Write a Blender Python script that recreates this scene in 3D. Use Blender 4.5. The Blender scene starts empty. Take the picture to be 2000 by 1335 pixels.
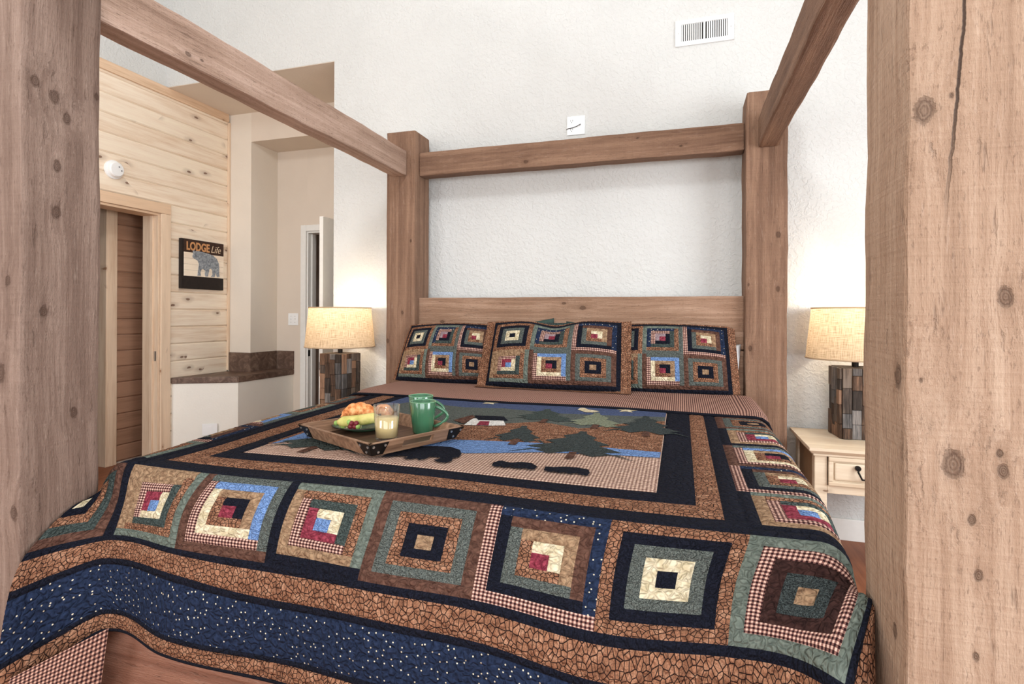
import bpy, bmesh, math, random
import numpy as np
from mathutils import Matrix, Vector
random.seed(7)
PI = math.pi
SC = bpy.context.scene
COL = SC.collection
# ------------------------------------------------------------------ camera
F, YAW, HY, ROLL = 1060.93, 0.30171, 615.18, 0.00444
CAM = np.array([1.661, -3.195, 1.25])
cd = bpy.data.cameras.new('camera'); cd.sensor_fit = 'HORIZONTAL'; cd.sensor_width = 36
cd.lens = F/2000*36; cd.shift_y = -(667.5-HY)/2000; cd.clip_start = .02
co = bpy.data.objects.new('camera', cd); COL.objects.link(co)
co.matrix_world = Matrix.Translation(CAM) @ Matrix.Rotation(YAW, 4, 'Z') @ Matrix.Rotation(PI/2, 4, 'X') @ Matrix.Rotation(ROLL, 4, 'Z')
SC.camera = co
# ------------------------------------------------------------------ world, lights, exposure
w = bpy.data.worlds.new('world'); SC.world = w; w.use_nodes = True
bg = w.node_tree.nodes['Background']; bg.inputs[0].default_value = (.80, .90, 1, 1); bg.inputs[1].default_value = 1.5
SC.view_settings.view_transform = 'Standard'; SC.view_settings.look = 'None'
SC.view_settings.exposure = 0.25; SC.view_settings.gamma = 1; SC.view_settings.use_curve_mapping = False
def area(name, loc, rot, sx, sy, e, c):
    l = bpy.data.lights.new(name, 'AREA'); l.shape = 'RECTANGLE'; l.size = sx; l.size_y = sy; l.energy = e; l.color = c
    o = bpy.data.objects.new(name, l); COL.objects.link(o); o.location = loc; o.rotation_euler = rot; return o
area('assumed_daylight', (2.2, -5.05, 1.75), (PI/2, 0, 0), 2.8, 1.9, 72, (.93, .965, 1))          # main area light, for an assumed and unseen window behind the camera
area('added_fill_side', (4.42, -2.6, 1.6), (PI/2, 0, PI/2), 2.4, 1.7, 115, (.91, .955, 1))  # side area light added to brighten the plank wall, its source unseen
area('added_fill_left', (-1.2, -5.05, 1.8), (PI/2, 0, 0), 1.6, 1.8, 62, (.93, .965, 1))         # area light added to brighten the alcove, no window known there        
lp = bpy.data.lights.new('added_overhead_light', 'POINT'); lp.energy = 95; lp.color = (.91, .955, 1); lp.shadow_soft_size = .25  # overhead point light added to fill the room, without any fixture
lo = bpy.data.objects.new('added_overhead_light', lp); COL.objects.link(lo); lo.location = (1.0, -2.6, 3.7)

# ------------------------------------------------------------------ pixel -> point helpers
_fw = np.array([-math.sin(YAW), math.cos(YAW), 0]); _rt = np.array([math.cos(YAW), math.sin(YAW), 0]); _up = np.array([0, 0, 1.])
def ray(x, y):
    a, b = x-1000, y-HY; c, s = math.cos(ROLL), math.sin(ROLL)
    return _fw*F + _rt*(c*a+s*b) - _up*(-s*a+c*b)
def on(axis, val, x, y):
    d = ray(x, y); return CAM + d*((val-CAM[axis])/d[axis])

# ------------------------------------------------------------------ node helpers
def srgb(r, g, b):
    f = lambda c: (c/12.92 if c <= .04045 else ((c+.055)/1.055)**2.4)
    return (f(r/255), f(g/255), f(b/255), 1)
class N:
    def __init__(s, name, rough=.8):
        s.m = bpy.data.materials.new(name); s.m.use_nodes = True; s.t = s.m.node_tree
        s.b = s.t.nodes['Principled BSDF']; s.b.inputs['Roughness'].default_value = rough
        s.b.inputs['Specular IOR Level'].default_value = .3
        s.out = s.t.nodes['Material Output']
    def n(s, typ, **k):
        x = s.t.nodes.new(typ)
        for a, v in k.items(): setattr(x, a, v)
        return x
    def l(s, a, b): s.t.links.new(a, b)
    def put(s, sock, v):
        if hasattr(v, 'links'): s.l(v, sock)
        else: sock.default_value = v
    def math(s, op, a, b=0., c=None):
        x = s.n('ShaderNodeMath', operation=op); s.put(x.inputs[0], a); s.put(x.inputs[1], b)
        if c is not None: s.put(x.inputs[2], c)
        return x.outputs[0]
    def vmath(s, op, a, b):
        x = s.n('ShaderNodeVectorMath', operation=op); s.put(x.inputs[0], a); s.put(x.inputs[1], b)
        return x.outputs[1] if op in ('LENGTH', 'DISTANCE', 'DOT_PRODUCT') else x.outputs[0]
    def coord(s, kind='Object'): return s.n('ShaderNodeTexCoord').outputs[kind]
    def uv(s): return s.n('ShaderNodeUVMap').outputs[0]
    def scale(s, v, sc, off=(0, 0, 0)):
        m = s.n('ShaderNodeMapping'); s.l(v, m.inputs[0]); m.inputs['Scale'].default_value = sc; m.inputs['Location'].default_value = off
        return m.outputs[0]
    def noise(s, v, sc, det=4., rough=.6, dist=0.):
        x = s.n('ShaderNodeTexNoise'); s.l(v, x.inputs['Vector']); x.inputs['Scale'].default_value = sc
        x.inputs['Detail'].default_value = det; x.inputs['Roughness'].default_value = rough; x.inputs['Distortion'].default_value = dist
        return x.outputs[0]
    def vor(s, v, sc, feature='F1', rnd=1., out='Distance', dim='3D'):
        x = s.n('ShaderNodeTexVoronoi', feature=feature, voronoi_dimensions=dim); s.l(v, x.inputs['Vector']); x.inputs['Scale'].default_value = sc
        x.inputs['Randomness'].default_value = rnd
        return x.outputs[out]
    def ramp(s, f, pts):
        r = s.n('ShaderNodeValToRGB'); s.l(f, r.inputs[0]); e = r.color_ramp.elements
        while len(e) < len(pts): e.new(.5)
        for i, (p, c) in enumerate(pts): e[i].position = p; e[i].color = c if len(c) == 4 else (*c, 1)
        return r.outputs[0]
    def mix(s, f, a, b, blend='MIX'):
        x = s.n('ShaderNodeMix', data_type='RGBA', blend_type=blend); s.put(x.inputs[0], f); s.put(x.inputs[6], a); s.put(x.inputs[7], b)
        return x.outputs[2]
    def step(s, v, lo, hi, a=0., b=1.):
        x = s.n('ShaderNodeMapRange', interpolation_type='SMOOTHSTEP'); s.l(v, x.inputs[0])
        for i, q in zip((1, 2, 3, 4), (lo, hi, a, b)): x.inputs[i].default_value = q
        return x.outputs[0]
    def bump(s, h, strength=.3, dist=.002, chain=None):
        x = s.n('ShaderNodeBump'); s.l(h, x.inputs['Height']); x.inputs['Strength'].default_value = strength; x.inputs['Distance'].default_value = dist
        if chain: s.l(chain, x.inputs['Normal'])
        return x.outputs[0]
    def fin(s, col=None, nrm=None):
        if col is not None: s.put(s.b.inputs['Base Color'], col)
        if nrm is not None: s.l(nrm, s.b.inputs['Normal'])
        return s.m
def plain(name, c, rough=.6, metal=0., noise=0.):
    k = N(name, rough); k.b.inputs['Metallic'].default_value = metal
    v = k.coord(); f = k.noise(v, 30, 3)
    a = tuple(x*(1-noise) for x in c[:3])+(1,); b = tuple(min(1, x*(1+noise)) for x in c[:3])+(1,)
    return k.fin(k.ramp(f, [(.3, a), (.7, b)]))

def wall_mat(name, c, sc=45, strength=.35, dist=.004):
    k = N(name, .92); v = k.coord()
    n1 = k.noise(v, sc, 3, .55, .4); n2 = k.noise(v, 3, 2)
    c2 = tuple(x*.955 for x in c[:3])+(1,)
    h = k.step(n1, .42, .62)
    return k.fin(k.ramp(n2, [(.3, c2), (.7, c)]), k.bump(h, strength, dist))
M = {}
M['wall_white'] = wall_mat('plaster_white', srgb(211, 210, 206), 45, .5)
M['wall_cream'] = wall_mat('plaster_cream', srgb(234, 223, 208), 60, .15, .002)
M['wall_beige'] = wall_mat('plaster_beige', srgb(226, 212, 196), 60, .12, .002)
M['ceil'] = wall_mat('ceiling_texture', srgb(238, 236, 232), 70, .5, .005)
M['white_paint'] = plain('white_paint', srgb(238, 236, 230), .45, 0, .02)
M['white_plastic'] = plain('white_plastic', srgb(245, 245, 243), .35)
M['dark_hole'] = plain('dark_slot', srgb(40, 36, 33), .8)
M['iron'] = plain('black_iron', srgb(34, 30, 28), .5, .6, .2)
M['steel'] = plain('steel_pin', srgb(200, 198, 195), .3, .9)
M['sheet_white'] = plain('white_cotton', srgb(232, 230, 228), .9, 0, .03)
M['green_cotton'] = plain('dark_green_cotton', srgb(58, 76, 70), .9, 0, .12)
M['mattress'] = plain('mattress_ticking', srgb(225, 222, 214), .9, 0, .03)

def timber(name, axis, tones, knots=(), crack=None, saw=.5, rough=.85, streak=1., seed=0.):
    """rough-sawn timber; axis = grain axis 0/1/2; knots = list of (world point, radius)"""
    k = N(name, rough); P = k.n('ShaderNodeNewGeometry').outputs['Position']
    def sv(cross, along):
        v = [cross]*3; v[axis] = along; return tuple(v)
    Pw = P
    dark = None; ring = None
    for i, (kp, r) in enumerate(knots):
        iv = [1/r]*3; iv[axis] = .62/r
        d = k.vmath('LENGTH', k.vmath('MULTIPLY', k.vmath('SUBTRACT', P, tuple(kp)), tuple(iv)), (0, 0, 0))
        nz = k.noise(k.scale(P, (75, 75, 75)), 1., 4, .7); d = k.math('MULTIPLY', d, k.math('ADD', .45, k.math('MULTIPLY', nz, 1.1)))
        core = k.step(d, .55, .78, 1., 0.); halo = k.step(d, .6, 1.9, 1., 0.)
        rg = k.math('MULTIPLY', k.math('SINE', k.math('MULTIPLY', d, 26.)), k.step(d, .5, 1.3, 1., 0.))
        band = k.math('MULTIPLY', k.step(d, .5, .72), k.step(d, .74, .95, 1., 0.))
        a = k.math('ADD', k.math('ADD', k.math('MULTIPLY', core, .48), k.math('MULTIPLY', band, .34)), k.math('MULTIPLY', halo, .14))
        a = k.math('ADD', a, k.math('MULTIPLY', rg, .09))
        dark = a if dark is None else k.math('ADD', dark, a)
        # bend the grain around the knot
        off = [0, 0, 0]; off[(axis+1) % 3] = r*.9; off[(axis+2) % 3] = r*.7
        push = k.n('ShaderNodeVectorMath', operation='SCALE'); push.inputs[0].default_value = tuple(off); k.l(k.step(d, .5, 5., 1., 0.), push.inputs['Scale'])
        Pw = k.vmath('ADD', Pw, push.outputs[0])
    o = (seed, seed*1.7, seed*.6)
    wob = k.noise(k.scale(P, sv(3, .9), o), 1., 2)
    wv = k.n('ShaderNodeVectorMath', operation='SCALE'); wv.inputs[0].default_value = (.05, .05, .0) if axis == 2 else ((.0, .05, .05) if axis == 0 else (.05, .0, .05))
    k.l(wob, wv.inputs['Scale']); Pw = k.vmath('ADD', Pw, wv.outputs[0])
    s1 = k.noise(k.scale(Pw, sv(34, .7), o), 1., 4, .6)
    s2 = k.noise(k.scale(Pw, sv(120, 3.0), o), 1., 3, .65)
    s3 = k.noise(k.scale(P, sv(7, 2.0), o), 1., 3, .6)
    fleck = k.noise(k.scale(P, sv(240, 60), o), 1., 3, .7)
    sawn = k.noise(k.scale(P, sv(6, 150), o), 1., 2, .5)
    f = k.math('ADD', k.math('MULTIPLY', s1, .50*streak), k.math('MULTIPLY', s2, .22))
    f = k.math('ADD', f, k.math('MULTIPLY', s3, .34))
    f = k.math('ADD', f, k.math('MULTIPLY', sawn, .10*saw))
    f = k.math('SUBTRACT', f, .08+.25*streak-.25+.05*saw)
    col = k.ramp(f, [(.22, tones[0]), (.42, tones[1]), (.55, tones[2]), (.72, tones[3])])
    fl = k.step(fleck, .57, .68)
    fleck2 = k.noise(k.scale(Pw, sv(85, 11), o), 1., 3, .65); fl2 = k.step(fleck2, .60, .74)
    lite = k.step(k.noise(k.scale(Pw, sv(150, 18), (seed+4, 0, 0)), 1., 2, .6), .60, .74)
    col = k.mix(k.math('MULTIPLY', lite, .10), col, srgb(226, 204, 186))
    col = k.mix(k.math('MULTIPLY', fl2, .40), col, (.11, .062, .042, 1))
    col = k.mix(k.math('MULTIPLY', fl, .42), col, (.10, .055, .035, 1), 'MIX')
    h = k.math('SUBTRACT', k.math('ADD', k.math('MULTIPLY', s2, .8), k.math('MULTIPLY', fleck, .6)), k.math('MULTIPLY', fl2, .5))
    h = k.math('ADD', h, k.math('MULTIPLY', sawn, .5*saw)); h = k.math('ADD', h, k.math('MULTIPLY', s1, .6))
    if dark is not None:
        dk = k.math('MINIMUM', dark, .93); dk = k.math('MAXIMUM', dk, 0.)
        col = k.mix(dk, col, srgb(62, 40, 28)); h = k.math('SUBTRACT', h, k.math('MULTIPLY', dk, .8))
    if crack:
        (ca, p0, p1, wdt) = crack           # crack line on a face: axis ca across, from p0 to p1 (world)
        sp = k.n('ShaderNodeSeparateXYZ'); k.l(P, sp.inputs[0]); X = sp.outputs[ca]; Z = sp.outputs[2]
        t = k.n('ShaderNodeMapRange'); k.l(Z, t.inputs[0])
        t.inputs[1].default_value = p0[2]; t.inputs[2].default_value = p1[2]; t.inputs[3].default_value = p0[ca]; t.inputs[4].default_value = p1[ca]; t.clamp = False
        wig = k.math('MULTIPLY', k.math('SUBTRACT', k.noise(k.scale(P, (0, 0, 14)), 1., 4), .5), .016)
        d = k.math('ABSOLUTE', k.math('SUBTRACT', X, k.math('ADD', t.outputs[0], wig)))
        zl = k.step(Z, min(p0[2], p1[2]), min(p0[2], p1[2])+.25)
        cm = k.math('MULTIPLY', k.step(d, wdt*.35, wdt, 1., 0.), zl)
        col = k.mix(cm, col, (.05, .028, .018, 1)); h = k.math('SUBTRACT', h, k.math('MULTIPLY', cm, 2.))
    return k.fin(col, k.bump(h, .75, .006))
TN_A = [srgb(90, 70, 60), srgb(120, 98, 86), srgb(142, 120, 107), srgb(170, 150, 138)]   # weathered cedar
TN_B = [srgb(120, 92, 72), srgb(158, 130, 108), srgb(176, 150, 128), srgb(198, 174, 152)]  # warm cedar
TN_C = [srgb(90, 66, 52), srgb(124, 94, 75), srgb(146, 114, 92), srgb(172, 140, 117)]    # darker rail

def pine(name, c0, c1, dark, gaxis=1, knot=.115):
    k = N(name, .5); v = k.coord(); r = k.n('ShaderNodeTexWhiteNoise', noise_dimensions='3D').outputs['Value']; k.l(k.n('ShaderNodeObjectInfo').outputs['Location'], r.node.inputs['Vector'])
    cv = k.n('ShaderNodeCombineXYZ'); k.l(k.math('MULTIPLY', r, 13.), cv.inputs[0]); k.l(k.math('MULTIPLY', r, 37.), cv.inputs[1]); k.l(k.math('MULTIPLY', r, 5.), cv.inputs[2])
    g = k.vmath('ADD', v, cv.outputs[0])
    a = [1, 1, 1]; a[gaxis] = .07
    s1 = k.noise(k.scale(g, tuple(x*22 for x in a)), 1., 4, .55, .3)
    s2 = k.noise(k.scale(g, tuple(x*90 for x in a)), 1., 3, .6)
    f = k.math('ADD', k.math('MULTIPLY', s1, .65), k.math('MULTIPLY', s2, .35))
    f = k.math('ADD', f, k.math('MULTIPLY', k.math('SUBTRACT', r, .5), .16))
    col = k.ramp(f, [(.30, c0), (.52, c1), (.75, tuple(min(1, x*1.12) for x in c1[:3])+(1,))])
    sx = k.n('ShaderNodeSeparateXYZ'); k.l(g, sx.inputs[0]); cb = k.n('ShaderNodeCombineXYZ')
    k.l(k.math('MULTIPLY', sx.outputs[gaxis], 3.0), cb.inputs[0]); k.l(k.math('MULTIPLY', sx.outputs[1 if gaxis == 2 else 2], 6.5), cb.inputs[1])
    jit = k.n('ShaderNodeTexNoise'); k.l(k.scale(g, (14, 14, 14)), jit.inputs['Vector']); jit.inputs['Scale'].default_value = 1.
    kv = k.vmath('ADD', cb.outputs[0], k.vmath('MULTIPLY', jit.outputs[1], (.10, .14, 0))); d = k.vor(kv, 1., dim='2D')
    kn = k.step(d, knot*.35, knot*.75, 1., 0.); hal = k.step(d, knot*.6, knot*2.2, .30, 0.)
    rare = k.math('GREATER_THAN', k.noise(k.scale(g, (2.6, 2.6, 2.6)), 1., 1), .545)
    kk = k.math('MULTIPLY', k.math('MAXIMUM', kn, hal), rare)
    col = k.mix(k.math('MULTIPLY', kk, .85), col, dark)
    return k.fin(col, k.bump(s2, .12, .001))
M['pine'] = pine('knotty_pine', srgb(230, 203, 174), srgb(248, 230, 207), srgb(104, 64, 42))
M['pine_trim'] = pine('pine_trim', srgb(212, 178, 146), srgb(232, 206, 178), srgb(150, 104, 70), 2, .06)
M['pine_x'] = pine('pine_trim_x', srgb(206, 168, 134), srgb(228, 196, 164), srgb(150, 104, 70), 1, .06)
M['pine_pale'] = pine('whitewashed_pine', srgb(210, 186, 156), srgb(230, 212, 186), srgb(120, 86, 60), 0, .07)
M['floor'] = pine('floor_boards', srgb(120, 70, 46), srgb(150, 92, 62), srgb(70, 40, 26), 1, .05)
M['foot_wood'] = timber('footboard_wood', 0, [srgb(98, 64, 50), srgb(132, 90, 72), srgb(152, 108, 88), srgb(172, 130, 108)], saw=.2, rough=.55, seed=3)

def laminate():
    k = N('brown_laminate', .45); v = k.coord(); n = k.noise(v, 12, 6, .7, 1.)
    return k.fin(k.ramp(n, [(.3, srgb(74, 56, 46)), (.5, srgb(104, 82, 70)), (.68, srgb(142, 118, 102))]))
M['laminate'] = laminate()
def burlap():
    k = N('burlap_shade', .95); v = k.uv()
    a = k.noise(k.scale(v, (1, .04, 1)), 420, 2, .6); b = k.noise(k.scale(v, (.04, 1, 1)), 420, 2, .6)
    f = k.math('MULTIPLY', k.math('ADD', a, b), .5)
    col = k.ramp(f, [(.36, srgb(140, 114, 88)), (.48, srgb(204, 182, 152)), (.62, srgb(226, 208, 182))])
    k.put(k.b.inputs['Base Color'], col)
    tr = k.n('ShaderNodeBsdfTranslucent'); k.l(col, tr.inputs[0]); mx = k.n('ShaderNodeMixShader'); mx.inputs[0].default_value = .42
    k.l(k.b.outputs[0], mx.inputs[1]); k.l(tr.outputs[0], mx.inputs[2]); k.l(mx.outputs[0], k.out.inputs[0])
    return k.m
M['burlap'] = burlap()
def mosaic(name, c0, c1):
    k = N(name, .75); v = k.coord(); r = k.n('ShaderNodeObjectInfo').outputs['Random']
    s = k.noise(k.scale(v, (160, 160, 9)), 1., 4, .7)
    f = k.math('ADD', s, k.math('MULTIPLY', k.math('SUBTRACT', r, .5), .35))
    return k.fin(k.ramp(f, [(.32, tuple(x*.35 for x in c0[:3])+(1,)), (.5, c0), (.72, c1)]), k.bump(s, .7, .004))
M['mosaic'] = [mosaic('reclaimed_wood_dark', srgb(78, 66, 58), srgb(120, 106, 94)), mosaic('reclaimed_wood_brown', srgb(100, 76, 60), srgb(150, 116, 92)), mosaic('reclaimed_wood_grey', srgb(92, 88, 86), srgb(136, 128, 122))]

# ---------- quilt fabrics, all on UV in metres
def fabric(name, fn, puff=1.):
    k = N(name, .95); k.b.inputs['Specular IOR Level'].default_value = .1
    k.b.inputs['Sheen Weight'].default_value = 0.
    v = k.uv(); col = fn(k, v)
    nt = k.n('ShaderNodeTexNoise'); k.l(v, nt.inputs['Vector']); nt.inputs['Scale'].default_value = 45; nt.inputs['Detail'].default_value = 1
    wq = k.vmath('ADD', v, k.vmath('MULTIPLY', nt.outputs[1], (.03, .03, 0)))
    st = k.vor(wq, 50, 'DISTANCE_TO_EDGE', dim='2D'); fine = k.noise(v, 900, 2)
    h = k.math('ADD', k.step(st, .0, .30), k.math('MULTIPLY', fine, .12))
    return k.fin(col, k.bump(h, .8*puff, .0075))
def two(c0, c1, sc=420, lo=.40, hi=.60, det=2):
    return lambda k, v: k.ramp(k.noise(v, sc, det, .6), [(lo, c0), (hi, c1)])
def crackle(k, v):
    d = k.vor(k.vmath('ADD', v, (0, 0, 0)), 88, 'DISTANCE_TO_EDGE', dim='2D'); d2 = k.vor(v, 190, 'DISTANCE_TO_EDGE', dim='2D')
    base = k.ramp(k.noise(v, 40, 3), [(.3, srgb(118, 80, 60)), (.5, srgb(154, 108, 82)), (.7, srgb(182, 138, 110))])
    e = k.step(d, .03, .13, 1., 0.); e2 = k.step(d2, .0, .10, .6, 0.)
    return k.mix(k.math('MAXIMUM', e, e2), base, srgb(34, 22, 20))
def gingham(c_dark, c_mid, c_light, sc):
    def fn(k, v):
        s = k.n('ShaderNodeSeparateXYZ'); k.l(v, s.inputs[0])
        a = k.math('GREATER_THAN', k.math('FRACT', k.math('MULTIPLY', s.outputs[0], sc)), .5)
        b = k.math('GREATER_THAN', k.math('FRACT', k.math('MULTIPLY', s.outputs[1], sc)), .5)
        f = k.math('MULTIPLY', k.math('ADD', a, b), .5)
        r = k.ramp(f, [(0., c_light), (.5, c_mid), (1., c_dark)]); return r
    return fn
def starfab(k, v):
    d = k.vor(v, 52, 'F1', 1., dim='2D'); cs = k.n('ShaderNodeSeparateColor'); k.l(k.vor(v, 52, 'F1', 1., 'Color', '2D'), cs.inputs[0]); base = k.ramp(k.noise(v, 90, 3), [(.3, srgb(22, 30, 48)), (.7, srgb(42, 54, 80))])
    return k.mix(k.math('MULTIPLY', k.step(d, .07, .12, 1., 0.), k.math('GREATER_THAN', cs.outputs[0], .38)), base, srgb(226, 214, 186))
FAB = {
 'navy': fabric('fabric_black_navy', two(srgb(15, 17, 25), srgb(27, 29, 41), 300)),
 'cream': fabric('fabric_cream', two(srgb(196, 180, 146), srgb(222, 208, 178), 40)),
 'tan': fabric('fabric_tan_mottled', two(srgb(122, 94, 72), srgb(168, 138, 108), 60, .35, .65, 3)),
 'brown': fabric('fabric_brown', two(srgb(72, 48, 40), srgb(104, 74, 62), 60, .35, .65, 3)),
 'dbrown': fabric('fabric_dark_brown', two(srgb(44, 28, 26), srgb(66, 44, 40), 60, .35, .65, 3)),
 'mint': fabric('fabric_sage', two(srgb(90, 98, 90), srgb(112, 120, 110), 60, .35, .65, 3)),
 'teal': fabric('fabric_teal_green', two(srgb(44, 52, 51), srgb(76, 85, 81), 200)),
 'speckle': fabric('fabric_green_speckle', two(srgb(44, 49, 49), srgb(114, 119, 112), 330, .36, .66)),
 'char': fabric('fabric_charcoal_speckle', two(srgb(28, 32, 34), srgb(80, 88, 86), 330, .38, .68)),
 'red': fabric('fabric_cranberry', two(srgb(112, 40, 54), srgb(146, 62, 76), 80)),
 'blue': fabric('fabric_blue_speckle', two(srgb(62, 92, 142), srgb(134, 164, 208), 300, .36, .66)),
 'sky': fabric('fabric_dusk_blue', two(srgb(58, 68, 96), srgb(84, 96, 128), 300)),
 'gray': fabric('fabric_dusty_pink', two(srgb(130, 110, 116), srgb(160, 140, 142), 300)),
 'olive': fabric('fabric_olive', two(srgb(104, 110, 92), srgb(134, 138, 116), 300)),
 'white': fabric('fabric_white', two(srgb(200, 196, 190), srgb(226, 222, 214), 300)),
 'crackle': fabric('fabric_crackle_brown', crackle),
 'gingham': fabric('fabric_gingham', gingham(srgb(44, 24, 26), srgb(126, 88, 80), srgb(214, 178, 160), 105), .7),
 'ground': fabric('fabric_ground_check', gingham(srgb(112, 84, 76), srgb(166, 134, 118), srgb(214, 188, 168), 100), .7),
 'backing': fabric('fabric_backing_check', gingham(srgb(46, 30, 32), srgb(120, 84, 74), srgb(206, 166, 146), 105), .25),
 'star': fabric('fabric_star_blue', starfab),
 'stitch': fabric('fabric_black_binding', two(srgb(14, 15, 20), srgb(26, 26, 34), 300), .4),
}

# ------------------------------------------------------------------ mesh helpers
def link(name, me, mat=None, parent=None, loc=None, kind=None):
    o = bpy.data.objects.new(name, me); COL.objects.link(o)
    if mat is not None:
        for m in (mat if isinstance(mat, (list, tuple)) else [mat]): me.materials.append(m)
    if parent is not None: o.parent = parent
    if loc is not None: o.location = loc
    if kind: o['kind'] = kind
    return o
def tag(o, label, cat=None, group=None, kind=None):
    o['label'] = label
    if cat: o['category'] = cat
    if group: o['group'] = group
    if kind: o['kind'] = kind
    return o
def empty(name, loc, label=None, cat=None, group=None, kind=None, rz=0.):
    o = bpy.data.objects.new(name, None); COL.objects.link(o); o.location = loc; o.rotation_euler.z = rz; o.empty_display_size = .1
    if label: tag(o, label, cat, group, kind)
    return o
def tomesh(name, bm, smooth=False):
    me = bpy.data.meshes.new(name); bm.normal_update(); bm.to_mesh(me); bm.free()
    if smooth:
        for p in me.polygons: p.use_smooth = True
    return me
def bbox(bm, x0, x1, y0, y1, z0, z1):
    vs = [bm.verts.new(p) for p in ((x0,y0,z0),(x1,y0,z0),(x1,y1,z0),(x0,y1,z0),(x0,y0,z1),(x1,y0,z1),(x1,y1,z1),(x0,y1,z1))]
    fs = [bm.faces.new([vs[i] for i in q]) for q in ((0,3,2,1),(4,5,6,7),(0,1,5,4),(1,2,6,5),(2,3,7,6),(3,0,4,7))]
    return vs
def box_mesh(name, x0, x1, y0, y1, z0, z1, bev=0., seg=2):
    bm = bmesh.new(); bbox(bm, x0, x1, y0, y1, z0, z1)
    if bev: bmesh.ops.bevel(bm, geom=bm.edges[:], offset=bev, segments=seg, profile=.6, affect='EDGES')
    return tomesh(name, bm)
def box(name, x0, x1, y0, y1, z0, z1, mat, parent=None, bev=0., kind=None, seg=2):
    """box with its origin at its own base centre, relative to the parent"""
    cx, cy = (x0+x1)/2, (y0+y1)/2
    px = parent.location if parent is not None else Vector((0, 0, 0))
    me = box_mesh(name, x0-cx, x1-cx, y0-cy, y1-cy, 0, z1-z0, bev, seg)
    return link(name, me, mat, parent, (cx-px[0], cy-px[1], z0-px[2]), kind)
def rough_beam(name, x0, x1, y0, y1, z0, z1, mat, parent, bev=.008, amp=.0022, chamf=None):
    """sawn timber: bevelled, subdivided along its length and slightly uneven"""
    cx, cy = (x0+x1)/2, (y0+y1)/2; px = parent.location
    bm = bmesh.new(); bbox(bm, x0-cx, x1-cx, y0-cy, y1-cy, 0, z1-z0)
    bmesh.ops.bevel(bm, geom=bm.edges[:], offset=bev, segments=2, profile=.6, affect='EDGES')
    L = [x1-x0, y1-y0, z1-z0]; ax = L.index(max(L)); n = int(max(L)/.05)
    lo = -L[ax]/2 if ax < 2 else 0.
    for i in range(1, n):
        co_ = [0, 0, 0]; co_[ax] = lo + L[ax]*i/n; no = [0, 0, 0]; no[ax] = 1
        bmesh.ops.bisect_plane(bm, geom=bm.verts[:]+bm.edges[:]+bm.faces[:], plane_co=co_, plane_no=no)
    rnd = random.Random(name+str(x0)+str(y0)); ph = [rnd.uniform(0, 6) for _ in range(6)]
    for v in bm.verts:
        t = v.co[ax]
        for a in range(3):
            if a != ax:
                v.co[a] += amp*(math.sin(t*7+ph[a])+.7*math.sin(t*23+ph[a+3]))*.6 + rnd.uniform(-1, 1)*amp*.35
    o = link(name, tomesh(name, bm), mat, parent, (cx-px[0], cy-px[1], z0-px[2]))
    return o
def lathe(prof, n=32, cap=True):
    bm = bmesh.new(); rings = []
    for r, z in prof:
        if r < 1e-5: rings.append([bm.verts.new((0, 0, z))])
        else: rings.append([bm.verts.new((r*math.cos(2*PI*i/n), r*math.sin(2*PI*i/n), z)) for i in range(n)])
    for a, b in zip(rings, rings[1:]):
        for i in range(n):
            j = (i+1) % n
            if len(a) == 1 and len(b) == 1: continue
            if len(a) == 1: bm.faces.new((a[0], b[j], b[i]))
            elif len(b) == 1: bm.faces.new((a[i], a[j], b[0]))
            else: bm.faces.new((a[i], a[j], b[j], b[i]))
    return bm
def tube(pts, r, n=10, closed=False, taper=None):
    bm = bmesh.new(); pts = [Vector(p) for p in pts]; rings = []; prev = None
    for i, p in enumerate(pts):
        t = (pts[min(i+1, len(pts)-1)]-pts[max(i-1, 0)]).normalized()
        if prev is None:
            u = t.orthogonal().normalized()
        else:
            u = (prev - t*prev.dot(t)).normalized()
        prev = u; q = t.cross(u); rr = r*(taper[i] if taper else 1)
        rings.append([bm.verts.new(p+(u*math.cos(2*PI*k/n)+q*math.sin(2*PI*k/n))*rr) for k in range(n)])
    for a, b in zip(rings, rings[1:]):
        for k in range(n): bm.faces.new((a[k], a[(k+1) % n], b[(k+1) % n], b[k]))
    bm.faces.new(rings[0][::-1]); bm.faces.new(rings[-1])
    return bm

# ------------------------------------------------------------------ room shell
XL, YW, Y1, Y2, XJ, XE = -2.443, .27, .931, 1.28, -2.185, -.81
XR, YF = 4.5, -5.2
ZP, ZS2, ZTOP = 3.135, 2.86, 5.3
def structure(o, label): o['kind'] = 'structure'; o['label'] = label; return o
structure(box('floor', -4.2, XR, YF, 3.0, -.1, 0, M['floor']), 'reddish brown wooden floor boards')
structure(box('wall_back', XE, XR, YW, YW+.12, 0, ZTOP, M['wall_white']), 'white textured wall behind the bed headboard')
structure(box('wall_header', XL, XE, YW, Y1+.0, ZP, ZTOP, M['wall_white']), 'white wall above the alcove opening')
structure(box('wall_alcove_side', XE, XE+.12, YW+.121, Y2, 0, ZP, M['wall_cream']), 'cream return wall at the end of the alcove')
structure(box('wall_alcove_pier', XL, XJ, Y1, Y2+.0, 0, ZP, M['wall_cream']), 'cream wall pier above the laminate ledge')
structure(box('wall_alcove_soffit', XJ, XE, Y1, Y2, ZS2, ZP, M['wall_beige']), 'beige dropped soffit over the inner doorway')
structure(box('ceiling_alcove', XL, XE, YW+.002, Y1, ZP-.004, ZP-.0005, M['wall_beige']), 'beige ceiling of the alcove')
structure(box('wall_left_upper', XL-.12, XL, YF, YW, ZP, ZTOP, M['wall_white']), 'white textured wall above the pine planks')
DX0, DX1, DZ = -1.835, -1.075, 2.06
rw = empty('wall_alcove_rear', ((XL+XE)/2, Y2, 0)); structure(rw, 'cream alcove rear wall with a white door')
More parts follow.
